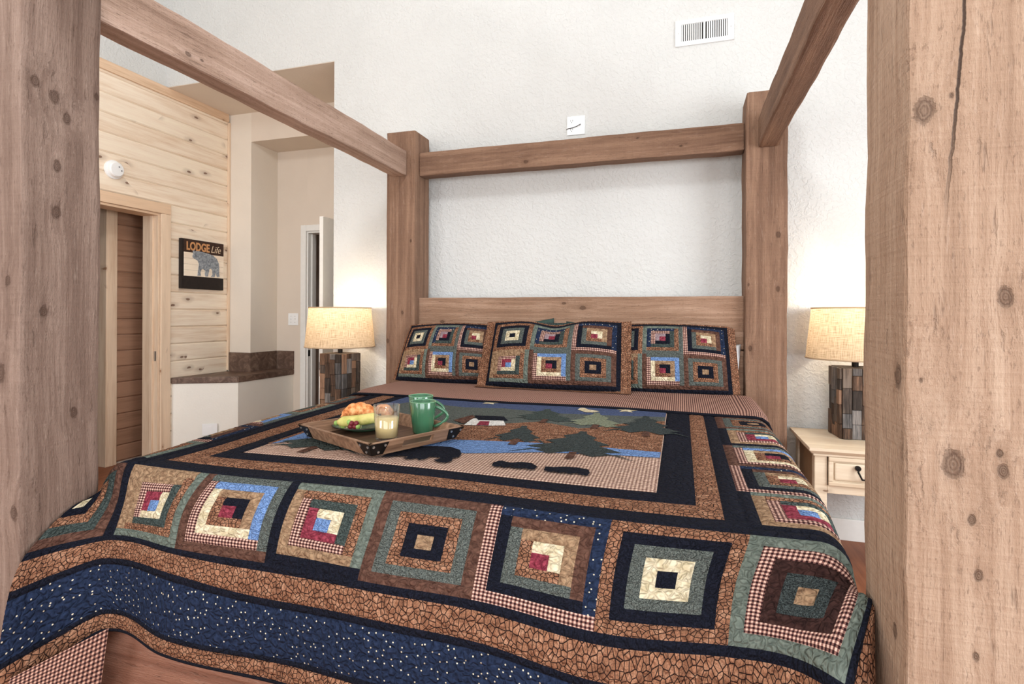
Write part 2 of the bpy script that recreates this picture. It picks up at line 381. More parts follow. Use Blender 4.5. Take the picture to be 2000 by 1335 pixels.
box('wall_panel', XL, DX0, Y2, Y2+.12, 0, ZP, M['wall_beige'], rw)
box('wall_panel', DX1, XE+.12, Y2, Y2+.12, 0, ZP, M['wall_beige'], rw)
box('wall_panel', DX0, DX1, Y2, Y2+.12, DZ, ZP, M['wall_beige'], rw)
structure(box('baseboard_back', XE+.121, XR, YW-.014, YW-.0005, 0, .12, M['white_paint'], None, .004), 'white baseboard under the headboard wall')
structure(box('wall_right', XR, XR+.12, YF, YW, 0, ZTOP, M['wall_white']), 'white textured right wall')
structure(box('wall_front', XL, XR, YF-.12, YF, 0, ZTOP, M['wall_white']), 'white textured wall facing the headboard')
structure(box('ceiling', XL-.12, XR+.12, YF-.12, YW+.12, ZTOP, ZTOP+.1, M['ceil']), 'high white textured ceiling')
# unseen windows added behind the area lights, in walls behind and beside the camera
M['pane'] = plain('window_pane', srgb(225, 235, 245), .1)
def window(name, c, w_, h_, side, label):
    o = empty(name, c); structure(o, label)
    def part(n, a0, a1, z0, z1, t0, t1, m):
        if side == 'front': box(n, c[0]+a0, c[0]+a1, c[1]+t0, c[1]+t1, c[2]+z0, c[2]+z1, m, o)
        else: box(n, c[0]-t1, c[0]-t0, c[1]+a0, c[1]+a1, c[2]+z0, c[2]+z1, m, o)
    f = .06
    for a in ((-w_/2-f, -w_/2, -h_/2-f, h_/2+f), (w_/2, w_/2+f, -h_/2-f, h_/2+f), (-w_/2, w_/2, h_/2, h_/2+f), (-w_/2, w_/2, -h_/2-f, -h_/2), (-.02, .02, -h_/2, h_/2)): part('window_frame', *a, .001, .03, M['white_paint'])
    part('window_pane', -w_/2, -.021, -h_/2, h_/2, .001, .008, M['pane']); part('window_pane', .021, w_/2, -h_/2, h_/2, .001, .008, M['pane'])
window('assumed_window_rear', (2.2, YF, 1.75), 2.8, 1.9, 'front', 'wide unseen white framed window added behind the assumed daylight, facing the headboard')  # unseen window, assumed from the daylight and added to back the main area light
window('added_window_left', (-1.2, YF, 1.8), 1.6, 1.8, 'front', 'smaller unseen white framed window added behind the left fill light')
window('added_window_side', (XR, -2.6, 1.6), 2.4, 1.7, 'right', 'unseen white framed window added in the right wall behind the side fill light')
# inner room behind the white door (dark hall)
hall = empty('wall_hall', (-1.45, 2.6, 0)); structure(hall, 'dim brown hall wall behind the white door')
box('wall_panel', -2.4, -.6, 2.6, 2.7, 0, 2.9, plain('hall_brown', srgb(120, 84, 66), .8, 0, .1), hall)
box('wall_panel', -2.4, -.6, Y2+.121, 2.7, 2.9, 3.0, M['wall_beige'], hall)
for xa in (-2.5, -.6): box('wall_panel', xa, xa+.1, Y2+.121, 2.7, 0, 3.0, M['wall_beige'], hall)
# plank wall: boards one by one, door opening between
OY0, OY1, OZ = -.55, .222, 2.075        # clear opening
wl = empty('wall_left', (XL, -2, 0)); structure(wl, 'knotty pine tongue and groove plank wall')
pitch = .1465
def plank_row(y0, y1, z0, z1, x, mat, parent, th=.019, shared={}):
    key = (round(y1-y0, 3), round(z1-z0, 3), th)
    if key not in shared:
        bm = bmesh.new(); hy, hz = (y1-y0)/2, (z1-z0)/2; g = .008
        # board with a V-groove along both long edges (chamfers)
        prof = [(0, -hz), (th-g, -hz), (th, -hz+g*1.2), (th, hz-g*1.2), (th-g, hz), (0, hz)]
        A = [bm.verts.new((a, -hy, b)) for a, b in prof]; B = [bm.verts.new((a, hy, b)) for a, b in prof]
        for i in range(6): bm.faces.new((A[i], A[(i+1) % 6], B[(i+1) % 6], B[i]))
        bm.faces.new(A[::-1]); bm.faces.new(B); bmesh.ops.recalc_face_normals(bm, faces=bm.faces[:])
        me = tomesh('plank', bm); me.materials.append(mat); shared[key] = me
    o = bpy.data.objects.new('plank', shared[key]); COL.objects.link(o); o.parent = parent
    o.location = (x-parent.location[0], (y0+y1)/2-parent.location[1], (z0+z1)/2-parent.location[2]); return o
box('wall_core', XL-.165, XL-.0195, OY1, Y2, 0, ZP, M['wall_beige'], wl)
box('wall_core', XL-.165, XL-.0195, OY0, OY1, OZ, ZP, M['wall_beige'], wl)
box('wall_core', XL-.165, XL-.0195, YF, OY0, 0, ZP, M['wall_beige'], wl)
z = .847-.1465*6+.0
while z < ZP-.04:
    z1 = min(z+pitch-.0012, ZP-.03); z0 = max(z, 0.)
    if z1 - z0 > .02:
        if z0 > OZ-.05: plank_row(OY0-1.2, Y1-.018, z0, z1, XL-.019, M['pine'], wl)
        else: plank_row(OY1+.0, Y1-.018, z0, z1, XL-.019, M['pine'], wl); plank_row(OY0-1.2, OY0-.0, z0, z1, XL-.019, M['pine'], wl)
        plank_row(YF, OY0-1.2, z0, z1, XL-.019, M['pine'], wl)
    z += pitch
structure(box('trim_1', XL, XL+.018, YF, Y1-.018, ZP-.075, ZP-.002, M['pine_x'], None, .003), 'pine trim strip along the top of the plank wall')
structure(box('trim_2', XL, XL+.02, Y1-.022, Y1-.002, .72, ZP-.078, M['pine_trim'], None, .003), 'pale corner moulding at the end of the plank wall')
# door casing + jamb of the plank wall opening
tc = empty('trim_3', (XL, OY1, 0)); structure(tc, 'pale pine casing and jamb round the plank wall doorway')
box('casing', XL, XL+.018, OY1-.004, OY1+.083, 0, OZ+.0, M['pine_trim'], tc, .004)
box('casing', XL, XL+.018, OY0-.08, OY0+.004, 0, OZ+.0, M['pine_trim'], tc, .004)
box('casing', XL, XL+.018, OY0-.08, OY1+.083, OZ+.001, OZ+.085, M['pine_x'], tc, .004)
box('jamb', XL-.166, XL-.0005, OY1-.022, OY1-.005, 0, OZ, M['pine_trim'], tc)
box('jamb', XL-.166, XL-.0005, OY0+.005, OY0+.022, 0, OZ, M['pine_trim'], tc)
box('jamb', XL-.166, XL-.0005, OY0+.023, OY1-.023, OZ-.018, OZ, M['pine_x'], tc)
box('door_stop', XL-.072, XL-.045, OY1-.036, OY1-.0225, 0, OZ-.02, M['pine_trim'], tc, .002)
box('strike_plate', XL-.042, XL-.015, OY1-.0205, OY1-.0222, .86, .94, M['steel'], tc)
# small passage behind it: planked partition, end trim, tiled wall, baseboard
XI = -2.80
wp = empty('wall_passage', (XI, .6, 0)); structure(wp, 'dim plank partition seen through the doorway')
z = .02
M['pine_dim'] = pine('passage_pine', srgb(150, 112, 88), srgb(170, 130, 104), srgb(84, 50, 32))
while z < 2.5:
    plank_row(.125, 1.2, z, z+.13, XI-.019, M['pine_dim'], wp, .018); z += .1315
box('wall_core', XI-.1, XI-.02, .125, 1.2, 0, 2.6, M['wall_beige'], wp)
box('end_trim', XI-.11, XI+.012, .03, .122, 0, 2.35, M['pine_trim'], wp, .004)
tw = empty('wall_tiled', (-3.3, 0, 0)); structure(tw, 'grey brown tiled bathroom wall beyond the passage')
M['tile'] = laminate(); M['tile'].name = 'brown_tile'
box('wall_core', -3.5, -3.33, -1.6, 1.2, 0, 2.6, M['wall_beige'], tw)
zz = .62
tile_me = None
while zz < 2.5:
    for yy in np.arange(-1.4, 1.1, .33):
        if tile_me is None: tile_me = box_mesh('tile', 0, .02, -.162, .162, 0, .285, .003, 1); tile_me.materials.append(M['tile'])
        o = bpy.data.objects.new('tile', tile_me); COL.objects.link(o); o.parent = tw; o.location = (-3.33+3.3, yy, zz)
    zz += .292
structure(box('baseboard_passage', -3.33, -3.31, -1.6, 1.2, 0, .11, M['white_paint'], None, .004), 'white baseboard under the tiled wall')
structure(box('wall_passage_cap', -3.6, XL-.17, 1.21, 1.3, 0, 2.7, M['wall_beige']), 'end wall of the passage')
structure(box('wall_passage_near', -3.6, XL-.17, -1.72, -1.62, 0, 2.7, M['wall_beige']), 'near end wall of the bathroom passage')
structure(box('ceiling_passage', -3.6, XL-.17, -1.72, 1.3, 2.71, 2.8, M['wall_beige']), 'passage ceiling')
# white door with frame
tf = empty('trim_4', ((DX0+DX1)/2, Y2, 0)); structure(tf, 'white door frame in the alcove')
for (a, b, c, d) in ((DX0-.062, DX0-.002, 0, DZ+.06), (DX1+.002, DX1+.062, 0, DZ+.06)): box('casing', a, b, Y2-.016, Y2-.0005, c, d, M['white_paint'], tf, .004)
box('casing', DX0-.001, DX1+.001, Y2-.016, Y2-.0005, DZ, DZ+.06, M['white_paint'], tf, .004)
box('jamb', DX0-.001, DX0+.016, Y2, Y2+.12, 0, DZ-.001, M['white_paint'], tf)
box('jamb', DX1-.016, DX1+.001, Y2, Y2+.12, 0, DZ-.001, M['white_paint'], tf)
box('jamb', DX0+.017, DX1-.017, Y2, Y2+.12, DZ-.017, DZ-.001, M['white_paint'], tf)
box('door_stop', DX0+.017, DX0+.03, Y2+.045, Y2+.08, 0, DZ-.02, M['white_paint'], tf)
box('strike_plate', DX0+.0165, DX0+.0195, Y2+.004, Y2+.03, .84, .90, M['iron'], tf)
dr = empty('door_1', (DX1-.02, Y2-.03, 0)); structure(dr, 'white flush door standing open into the alcove')
box('door_leaf', DX1-.055, DX1-.02, Y2-.75, Y2-.02, .012, DZ-.02, M['white_paint'], dr, .002)
box('latch_plate', DX1-.05, DX1-.026, Y2-.7515, Y2-.7495, .80, .865, M['iron'], dr)
for zz in (.3, 1.0, 1.8): box('hinge', DX1-.022, DX1-.012, Y2-.03, Y2-.015, zz, zz+.09, M['steel'], dr)
kn = link('knob', tomesh('knob', lathe([(0, .062), (.018, .06), (.027, .048), (.024, .034), (.012, .028), (.012, .0), (.03, .004), (.03, 0), (0, 0)], 20), True), M['iron'], dr)
kn.location = (0, -.66, .83); kn.rotation_euler = (0, PI/2, 0)
# laminate ledge on its half wall (angled front)
LZ = .710
A0 = (XL+.0005, .315); A1 = (-1.987, .58); A2 = (-1.975, Y2)
def prism(pts, z0, z1, name, bev=0.):
    bm = bmesh.new(); a = [bm.verts.new((x, y, z0)) for x, y in pts]; b = [bm.verts.new((x, y, z1)) for x, y in pts]
    bm.faces.new(a[::-1]); bm.faces.new(b)
    for i in range(len(pts)): bm.faces.new((a[i], a[(i+1) % len(pts)], b[(i+1) % len(pts)], b[i]))
    bmesh.ops.recalc_face_normals(bm, faces=bm.faces[:])
    if bev: bmesh.ops.bevel(bm, geom=bm.edges[:], offset=bev, segments=2, affect='EDGES')
    return tomesh(name, bm)
L1 = [(XL+.0005, .33), (A1[0]-.012, A1[1]+.012), (A2[0]-.012, Y2-.0005), (XJ+.0005, Y2-.0005), (XJ+.0005, Y1-.0005), (XL+.0005, Y1-.0005)]
structure(link('wall_half', prism(L1, 0, LZ-.052, 'wall_half'), wall_mat('plaster_half_wall', srgb(246, 241, 230), 60, .15, .002)), 'low cream half wall under the laminate ledge')
lg = empty('laminate_ledge', (-2.2, .8, LZ-.052), 'brown marbled laminate ledge with low backsplash in the alcove', 'ledge')
L2 = [(A0[0], A0[1]), A1, (A2[0], Y2-.0005), (XJ+.0005, Y2-.0005), (XJ+.0005, Y1-.0005), (XL+.0205, Y1-.0005)]
o = link('ledge_top', prism([(x+2.2, y-.8) for x, y in L2], 0, .052, 'ledge_top', .006), M['laminate'], lg)
box('backsplash', XL+.021, XJ+.0, Y1-.014, Y1-.0008, LZ+.0005, LZ+.178, M['laminate'], lg, .001)
box('backsplash', XJ+.0008, XJ+.013, Y1-.014, Y2-.015, LZ+.0005, LZ+.178, M['laminate'], lg, .001)
box('backsplash', XJ+.0135, A2[0]-.002, Y2-.014, Y2-.0008, LZ+.0005, LZ+.178, M['laminate'], lg, .001)

# ------------------------------------------------------------------ canopy bed
PS = .209; W = 1.994; L = 1.995; FL, FR = -.018, 1.997
ZPL, ZRB, ZRT, ZCB, ZCT, ZHB = [1.25+(v-1.25)*1.1 for v in (2.346, 2.0764, 2.2249, 2.0853, 2.2249, 1.3514)]
OFF, RT = .0593, .098
bed = empty('canopy_bed', (W/2, -1, 0), 'rough sawn cedar timber four poster canopy bed', 'bed')
def kpt(axis, val, lst): return [(tuple(on(axis, val, x, y)), r) for x, y, r in lst]
yfp = -L-PS
lk = kpt(0, FL, [(112, 325, .013), (85, 608, .012), (110, 415, .014), (132, 232, .013), (108, 190, .016), (70, 158, .014), (190, 190, .008), (145, 805, .012)]) + kpt(1, yfp, [(14, 548, .012), (2, 730, .02), (28, 1002, .016)])
rk = kpt(1, yfp, [(1803, 218, .017), (1862, 907, .017), (1963, 580, .012), (1960, 920, .009), (1857, 188, .004), (1800, 743, .004), (1898, 1015, .006), (1912, 1125, .007), (1953, 885, .005), (1905, 1280, .005)]) + kpt(0, FR, [(1756, 735, .016), (1745, 1230, .010)])
brk = kpt(1, 0, [(1520, 458, .014), (1519, 564, .012), (1465, 680, .012), (1462, 556, .007)])
blk = kpt(1, 0, [(786, 610, .010), (802, 470, .008), (757, 665, .012)])
c0, c1 = on(1, yfp, 1886, 0), on(1, yfp, 1840, 490)
m_pl = timber('timber_post_front_left', 2, TN_A, lk, seed=1.)
m_pr = timber('timber_post_front_right', 2, TN_B, rk, crack=(0, c0, c1, .0028), saw=.7, seed=2.)
m_bl = timber('timber_post_back_left', 2, TN_C, blk, seed=3.)
m_br = timber('timber_post_back_right', 2, TN_C, brk, seed=4.)
HT = ZPL
rough_beam('post', -PS, 0, 0, PS, 0, HT, m_bl, bed)
rough_beam('post', W, W+PS, 0, PS, 0, HT+.012, m_br, bed, .014)
rough_beam('post', FL-PS, FL, yfp, -L, 0, HT, m_pl, bed, .01)
rough_beam('post', FR, FR+PS, yfp, -L, 0, HT, m_pr, bed, .01)
m_rail = timber('timber_canopy_rail', 1, [srgb(124, 96, 80), srgb(166, 138, 120), srgb(188, 160, 143), srgb(208, 184, 168)], kpt(0, -OFF, [(368, 106, .010), (395, 118, .006)]), seed=5.)
m_rail2 = timber('timber_canopy_rail_right', 1, TN_C, kpt(0, W+OFF, [(1545, 165, .014)]), seed=6.)
rough_beam('canopy_side_rail', -OFF-RT, -OFF, -L+.001, -.001, ZRB, ZRT, m_rail, bed, .008)
rough_beam('canopy_side_rail', W+OFF, W+OFF+RT, -L+.001, -.001, ZRB, ZRT, m_rail2, bed, .011)
m_x = timber('timber_canopy_crossrail', 0, TN_C, kpt(1, .054, [(1027, 316, .012), (1330, 285, .008), (1245, 270, .006)]), seed=7.)
rough_beam('canopy_crossrail', .001, W-.001, .054, .155, ZCB, ZCT, m_x, bed, .008)
rough_beam('canopy_crossrail', FL+.001, FR-.001, -2.15, -2.035, 2.205, 2.36, m_x, bed, .008)
m_h = timber('timber_headboard', 0, TN_C[1:]+[srgb(214, 178, 150)], kpt(1, .054, [(1138, 601, .015), (1101, 592, .010), (864, 628, .012)]), seed=8., saw=.3)
for a, b in ((1.065, ZHB), (.75, 1.058), (.45, .744)): rough_beam('headboard_plank', .001, W-.001, .054, .115, a, b, m_h, bed, .005, .0012)
rough_beam('footboard_plank', FL+.001, FR-.001, -2.06, -2.005, .12, .56, M['foot_wood'], bed, .006, .001)
for x0, x1 in ((-.016, .026), (W-.03, W+.012)): rough_beam('bed_side_rail', x0, x1, -L+.001, -.001, .2, .40, m_rail, bed, .006, .001)
for i in range(8): box('bed_slat', .03, W-.034, -1.9+i*.24, -1.81+i*.24, .27, .292, M['pine_pale'], bed, .003)

def soft_box(name, x0, x1, y0, y1, z0, z1, r, mat, label, cat):
    bm = bmesh.new(); bbox(bm, x0, x1, y0, y1, z0, z1)
    bmesh.ops.bevel(bm, geom=bm.edges[:], offset=r, segments=5, profile=.5, affect='EDGES')
    return tag(link(name, tomesh(name, bm, True), mat), label, cat)
soft_box('box_spring', .035, 1.955, -1.945, .03, .293, .47, .02, M['mattress'], 'pale box spring on the bed slats under the mattress', 'box spring')
soft_box('mattress', .03, 1.96, -1.95, .035, .471, .785, .05, M['mattress'], 'thick white mattress under the patchwork quilt', 'mattress')

# ------------------------------------------------------------------ quilt surface
B = .2833
def smooth(t): t = np.clip(t, 0, 1); return t*t*(3-2*t)
def ztop(y): return .80 + .015*smooth((y+1.75)/1.0)
def top(U, V):
    U = np.asarray(U, float); V = np.asarray(V, float)
    x0 = .10+U; y = -1.975+V; r = .06
    k = smooth((y+2.0)/.45)
    xl = .0 - .055*k; xr = 1.985+.035*k
    zc = ztop(y) + .004*np.sin(x0*5.1+y*3.3)*np.sin(y*4.7+1) - .012*smooth((.25-x0)/.25)*0
    def side(s):
        th = np.clip(s/r, 0, PI/2); ex = np.maximum(0, s-r*PI/2)
        return r*np.sin(th)+ex*.10+.012*np.sin(y*9.)*np.minimum(1, ex/.2), r*(1-np.cos(th))+ex*.99
    sl = np.maximum(0, xl+r-x0); sr = np.maximum(0, x0-(xr-r))
    dxl, dzl = side(sl); dxr, dzr = side(sr)
    x = np.where(sl > 0, xl+r-dxl, np.where(sr > 0, xr-r+dxr, x0))
    return np.stack([x, y, zc-dzl-dzr], -1)
def herm(xk, Y, x):
    """cubic Hermite, Y: (nk, N, 3) or (nk,3); x: (N,)"""
    xk = np.asarray(xk, float); Y = np.asarray(Y, float); n = len(xk)
    if Y.ndim == 2: Y = np.repeat(Y[:, None, :], len(x), 1)
    D = np.zeros_like(Y)
    for i in range(n):
        a, b = max(i-1, 0), min(i+1, n-1); D[i] = (Y[b]-Y[a])/(xk[b]-xk[a])
    j = np.clip(np.searchsorted(xk, x)-1, 0, n-2); h = xk[j+1]-xk[j]; t = np.clip((x-xk[j])/h, 0, 1)
    ix = np.arange(len(x)); t = t[:, None]; h = h[:, None]
    return ((2*t**3-3*t**2+1)*Y[j, ix]+(t**3-2*t**2+t)*h*D[j, ix]+(-2*t**3+3*t**2)*Y[j+1, ix]+(t**3-t**2)*h*D[j+1, ix])
UK = [-.20, -.10, 0, B, 2*B, 3*B, 4*B, 5*B, 6*B, 1.842, 1.983, 2.06]
VK = [-.1417, -.2833, -.345, -.50, -.56]
def ctrl():
    rows = []
    xs = [-.006, .038]+[.1+B*i for i in range(7)]
    px = [ # (mid, M, C2, S, E) pixel rows for each column
     [(150, 985), (56, 1078), (25, 1145), (-2, 1300), (-16, 1362)],
     [(197, 975), (136, 1058), (108, 1112), (103, 1240), (98, 1298)],
     [(240, 985), (219, 1045), (200, 1084), (200, 1193), (198, 1236)],
     [(362, 990), (343, 1069), (337, 1110), (325, 1238), (320, 1278)],
     [(535, 1010), (514, 1100), (507, 1160), (500, 1282), (497, 1330)],
     [(725, 1043), (700, 1131), (695, 1191), (690, 1320), (688, 1380)],
     [(938, 1076), (919, 1172), (912, 1242), (905, 1375), (903, 1436)],
     [(1173, 1118), (1160, 1231), (1155, 1315), (1150, 1450), (1148, 1512)],
     [(1436, 1145), (1422, 1262), (1422, 1345), (1426, 1490), (1428, 1552)]]
    ys = [-2.045, -2.09, -2.105, -2.115, -2.118]
    cols = []
    for i, (x, pp) in enumerate(zip(xs, px)):
        c = []
        for r, p in enumerate(pp):
            if i < 2: q = on(0, x, *p)
            else:
                q = on(1, ys[r]-(.02 if i >= 5 else 0.)*(r > 0), *p)
            c.append(q)
        cols.append(c)
    # right corner (against the post)
    cols.append([on(1, y, *p) for y, p in zip((-2.06, -2.125, -2.14, -2.15, -2.155), ((1575, 1166), (1548, 1284), (1552, 1372), (1560, 1520), (1562, 1585)))])
    cols.append([on(0, 1.988, 1694, 1172), on(1, -2.19, 1649, 1333), on(1, -2.20, 1652, 1420), on(1, -2.21, 1655, 1570), on(1, -2.21, 1656, 1630)])
    cols.append([on(0, 1.992, 1703, 1215), on(0, 1.985, 1712, 1385), on(0, 1.985, 1716, 1450), on(0, 1.985, 1722, 1580), on(0, 1.985, 1724, 1640)])
    return np.array(cols).transpose(1, 0, 2)       # rows x cols x 3
CT = ctrl()
def S(U, V):
    U = np.asarray(U, float).ravel(); V = np.asarray(V, float).ravel()
    P = top(U, np.maximum(V, 0))
    m = V < 0
    if m.any():
        u = np.clip(U[m], UK[0], UK[-1]); v = V[m]
        vk = [-.56, -.50, -.345, -.2833, -.1417, 0., .06]
        rows = [herm(UK, CT[4], u), herm(UK, CT[3], u), herm(UK, CT[2], u), herm(UK, CT[1], u), herm(UK, CT[0], u), top(u, 0*u), top(u, 0*u+.06)]
        Q = herm(vk, np.array(rows), v)
        # small soft folds in the hanging part
        d = np.clip(-v/.5, 0, 1)
        Q[:, 1] += .008*d*np.sin(u*11+1.)
        P[m] = Q
    return P
def normals(fn, U, V, e=.004):
    a = fn(U+e, V)-fn(U-e, V); b = fn(U, V+e)-fn(U, V-e); n = np.cross(a, b)
    return n/np.maximum(1e-9, np.linalg.norm(n, axis=-1, keepdims=True))
def cloth(name, fn, rects, mat, parent, puff=.0035, dist=None, off=0., step=.013, uvrot=False, uoff=(0, 0), edge=.012):
    """one piece of cloth made of uv rectangles mapped through fn; dist(U,V) = distance to seam for the puff"""
    verts, faces, uvs = [], [], []
    for (u0, u1, v0, v1) in rects:
        if u1-u0 < 1e-4 or v1-v0 < 1e-4: continue
        nu = max(2, int(math.ceil((u1-u0)/step))); nv = max(2, int(math.ceil((v1-v0)/step)))
        if puff and u1-u0 < .05: nu = max(nu, 4)
        if puff and v1-v0 < .05: nv = max(nv, 4)
        uu, vv = np.meshgrid(np.linspace(u0, u1, nu+1), np.linspace(v0, v1, nv+1)); U, V = uu.ravel(), vv.ravel()
        P = fn(U, V); Nn = normals(fn, U, V)
        d = dist(U, V) if dist else np.minimum(np.minimum(U-u0, u1-U), np.minimum(V-v0, v1-V))
        h = puff*np.sqrt(np.clip(d/edge, 0, 1)) + off
        P = P+Nn*h[:, None]; b = len(verts); verts += P.tolist(); uvs += list(zip((U+uoff[0]).tolist(), (V+uoff[1]).tolist()))
        for j in range(nv):
            for i in range(nu):
                q = b+j*(nu+1)+i; faces.append((q, q+1, q+nu+2, q+nu+1))
    if not faces: return None
    me = bpy.data.meshes.new(name); px = parent.location if parent is not None and parent.type == 'EMPTY' else Vector((0, 0, 0))
    me.from_pydata([(x-px[0], y-px[1], z-px[2]) for x, y, z in verts], [], faces)
    ul = me.uv_layers.new(name='UVMap')
    for lp_ in me.loops: ul.data[lp_.index].uv = uvs[lp_.vertex_index]
    for p in me.polygons: p.use_smooth = True
    o = link(name, me, mat)
    if parent is not None: o.parent = parent
    return o
PAT = {
 'B1': ('blue', ('LT', 'red', 'cream'), ('LT', 'gingham', 'teal'), ('LT', 'tan', 'crackle'), ('LT', 'tan', 'mint')),
 'B2': ('red', ('LB', 'crackle', 'navy'), ('LB', 'cream', 'tan'), ('LB', 'gingham', 'blue'), ('LB', 'brown', 'speckle')),
 'B3': ('blue', ('LB', 'red', 'cream'), ('LB', 'gingham', 'teal'), ('LB', 'tan', 'crackle'), ('LB', 'navy', 'mint')),
 'B4': ('tan', ('O', 'navy'), ('O', 'crackle'), ('O', 'speckle'), ('O', 'brown')),
 'B4t': ('cream', ('O', 'navy'), ('O', 'crackle'), ('O', 'teal'), ('O', 'brown')),
 'B5': ('red', ('LB', 'crackle', 'cream'), ('LB', 'speckle', 'tan'), ('LB', 'navy', 'brown'), ('LB', 'gingham', 'star')),
 'B6': ('navy', ('O', 'cream'), ('O', 'speckle'), ('O', 'navy'), ('O', 'crackle')),
 'B7': ('tan', ('O', 'char'), ('O', 'dbrown'), ('O', 'gingham'), ('O', 'mint')),
 'T2': ('red', ('LT', 'gray', 'navy'), ('LT', 'gingham', 'teal'), ('LT', 'star', 'crackle'), ('LT', 'mint', 'speckle')),
 'P2': ('red', ('LB', 'navy', 'crackle'), ('TR2', 'cream', 'tan'), ('TR2', 'gingham', 'blue'), ('LB', 'speckle', 'brown')),
}
def clip(r, c):
    if c is None: return r
    return (max(r[0], c[0]), min(r[1], c[1]), max(r[2], c[2]), min(r[3], c[3]))
def block(fn, parent, u0, v0, su, sv, pat, cl=None, puff=.0035, step=.013):
    """log-cabin block: the centre patch is the part, each strip a sub-part"""
    p = PAT[pat]; n = len(p)-1; c = .15; wd = (1-c)/2/n
    def sq(i): a = .5-c/2-wd*i; return a, 1-a      # square after i rings in 0..1
    def R(a0, a1, b0, b1): return clip((u0+su*a0, u0+su*a1, v0+sv*b0, v0+sv*b1), cl)
    def dfun(lo, hi):
        def d(U, V):
            a = np.abs((U-u0)/su-.5); b = np.abs((V-v0)/sv-.5); m = np.maximum(a, b)
            return np.minimum(np.abs(m-lo), np.abs(hi-m))*min(su, sv)
        return d
    edge = min(.012, wd*su*.4)
    a, b = sq(0); ctr = cloth('quilt_block', fn, [R(a, b, a, b)], FAB[p[0]], parent, puff, None, step=step, edge=edge)
    first = ctr
    for i in range(n):
        I0, I1 = sq(i); O0, O1 = sq(i+1); ring = p[1+i]; df = dfun(.5-I0, .5-O0)
        lf, bt, rg, tp = (O0, I0, I0, I1), (O0, O1, O0, I0), (I1, O1, I0, I1), (O0, O1, I1, O1)
        if ring[0] == 'O': sets = [(ring[1], [lf, bt, rg, tp])]
        elif ring[0] == 'LT': sets = [(ring[1], [(O0, I0, I0, O1), (I0, I1, I1, O1)]), (ring[2], [(I1, O1, O0, O1), (O0, I1, O0, I0)])]
        elif ring[0] == 'LB': sets = [(ring[1], [(O0, I0, O0, O1), (I0, O1, O0, I0)]), (ring[2], [(I0, O1, I1, O1), (I1, O1, I0, I1)])]
        else: sets = [(ring[2], [(O0, I0, O0, O1), (I0, O1, O0, I0)]), (ring[1], [(I0, O1, I1, O1), (I1, O1, I0, I1)])]
        for f, rr in sets:
            o = cloth('fabric_strip', fn, [R(*q) for q in rr], FAB[f], None, puff, df, step=step, edge=edge)
            if o is None: continue
            if first is None: first = o; o.name = 'quilt_block'; o.parent = parent
            else:
                o.parent = first
    if parent.type == 'EMPTY' and first is not None:
        # meshes are in world space: shift once for the parent's offset
        for o in [first]+list(first.children):
            pass
    return first
quilt = empty('patchwork_quilt', (0, 0, 0), 'patchwork quilt with bears, pine trees and log cabin squares on the bed', 'quilt')
LS = -.03
# foot row
block(S, quilt, LS-B, -B, B, B, 'B4t', cl=(-.20, 9, -9, 9))
for i, p in enumerate(('B1', 'B2', 'B3', 'B4', 'B5', 'B6')): block(S, quilt, B*i, -B, B, B, p)
block(S, quilt, 6*B, -B, B, B, 'B7')
# side columns
BV = .252
for j, (a, b) in enumerate((('B3', 'B3'), ('B5', 'B5'), ('B2', 'B2'), ('B3', 'B1'), ('B4', 'B4'))):
    block(S, quilt, 6*B, .035+BV*j, B, BV, a)
    block(S, quilt, LS-B, .035+BV*j, B, BV, b)
VF = 1.33          # where the head end is folded back
strip = lambda n, r, f, **k: cloth(n, S, r, FAB[f], quilt, **k)
# frame strips
strip('sashing_strip', [(LS, 0, -B, VF), ], 'navy')
strip('sashing_strip', [(6*B, 6*B+B, 0, .035)], 'navy'); strip('sashing_strip', [(LS-B, LS, 0, .035)], 'navy')
x_c0, x_n0, x_s0, x_s1, x_n1, x_c1 = .045, .125, .193, 1.503, 1.597, 1.655
v_c, v_n, v_s = .07, .148, .218
def frame(name, f, a0, a1, b0, b1, c0, c1):   # outer x, inner x, outer/inner v (three sided: open at the head)
    strip(name, [(a0, b0, c0, VF), (b1, a1, c0, VF), (b0, b1, c0, c1)], f, dist=lambda U, V: np.minimum(np.minimum(np.abs(U-a0), np.abs(U-a1)), np.minimum(np.minimum(np.abs(V-c0), 1), np.where(V > c1, np.minimum(np.abs(U-b0), np.abs(U-b1)), np.minimum(np.abs(V-c1)+0*U, 1)))))
frame('border_strip', 'navy', 0, 6*B, x_c0, x_c1, 0, v_c)
frame('border_strip', 'crackle', x_c0, x_c1, x_n0, x_n1, v_c, v_n)
frame('border_strip', 'navy', x_n0, x_n1, x_s0, x_s1, v_n, v_s)
strip('picture_panel', [(x_s0, x_s1, v_s, VF)], 'ground', puff=.003)
# hanging bands at the foot
for a, b, f in ((-.302, -B, 'navy'), (-.355, -.302, 'crackle'), (-.373, -.355, 'navy'), (-.498, -.373, 'star'), (-.511, -.498, 'navy'), (-.551, -.511, 'crackle'), (-.56, -.551, 'stitch')):
    strip('hanging_band', [(-.20, 2.06, a, b)], f, step=.016)
strip('hanging_band', [(1.983, 2.003, -B, 0)], 'navy'); strip('hanging_band', [(2.003, 2.06, -B, 0)], 'crackle')
# hanging bands at the sides
for a, b, f in ((0, .02, 'navy'), (.02, .075, 'crackle'), (.075, .093, 'navy'), (.093, .22, 'star'), (.22, .235, 'navy'), (.235, .28, 'crackle'), (.28, .29, 'stitch')):
    strip('hanging_band', [(1.983+a, 1.983+b, .0, VF)], f, step=.03); strip('hanging_band', [(LS-B-b, LS-B-a, 0, VF)], f, step=.03)
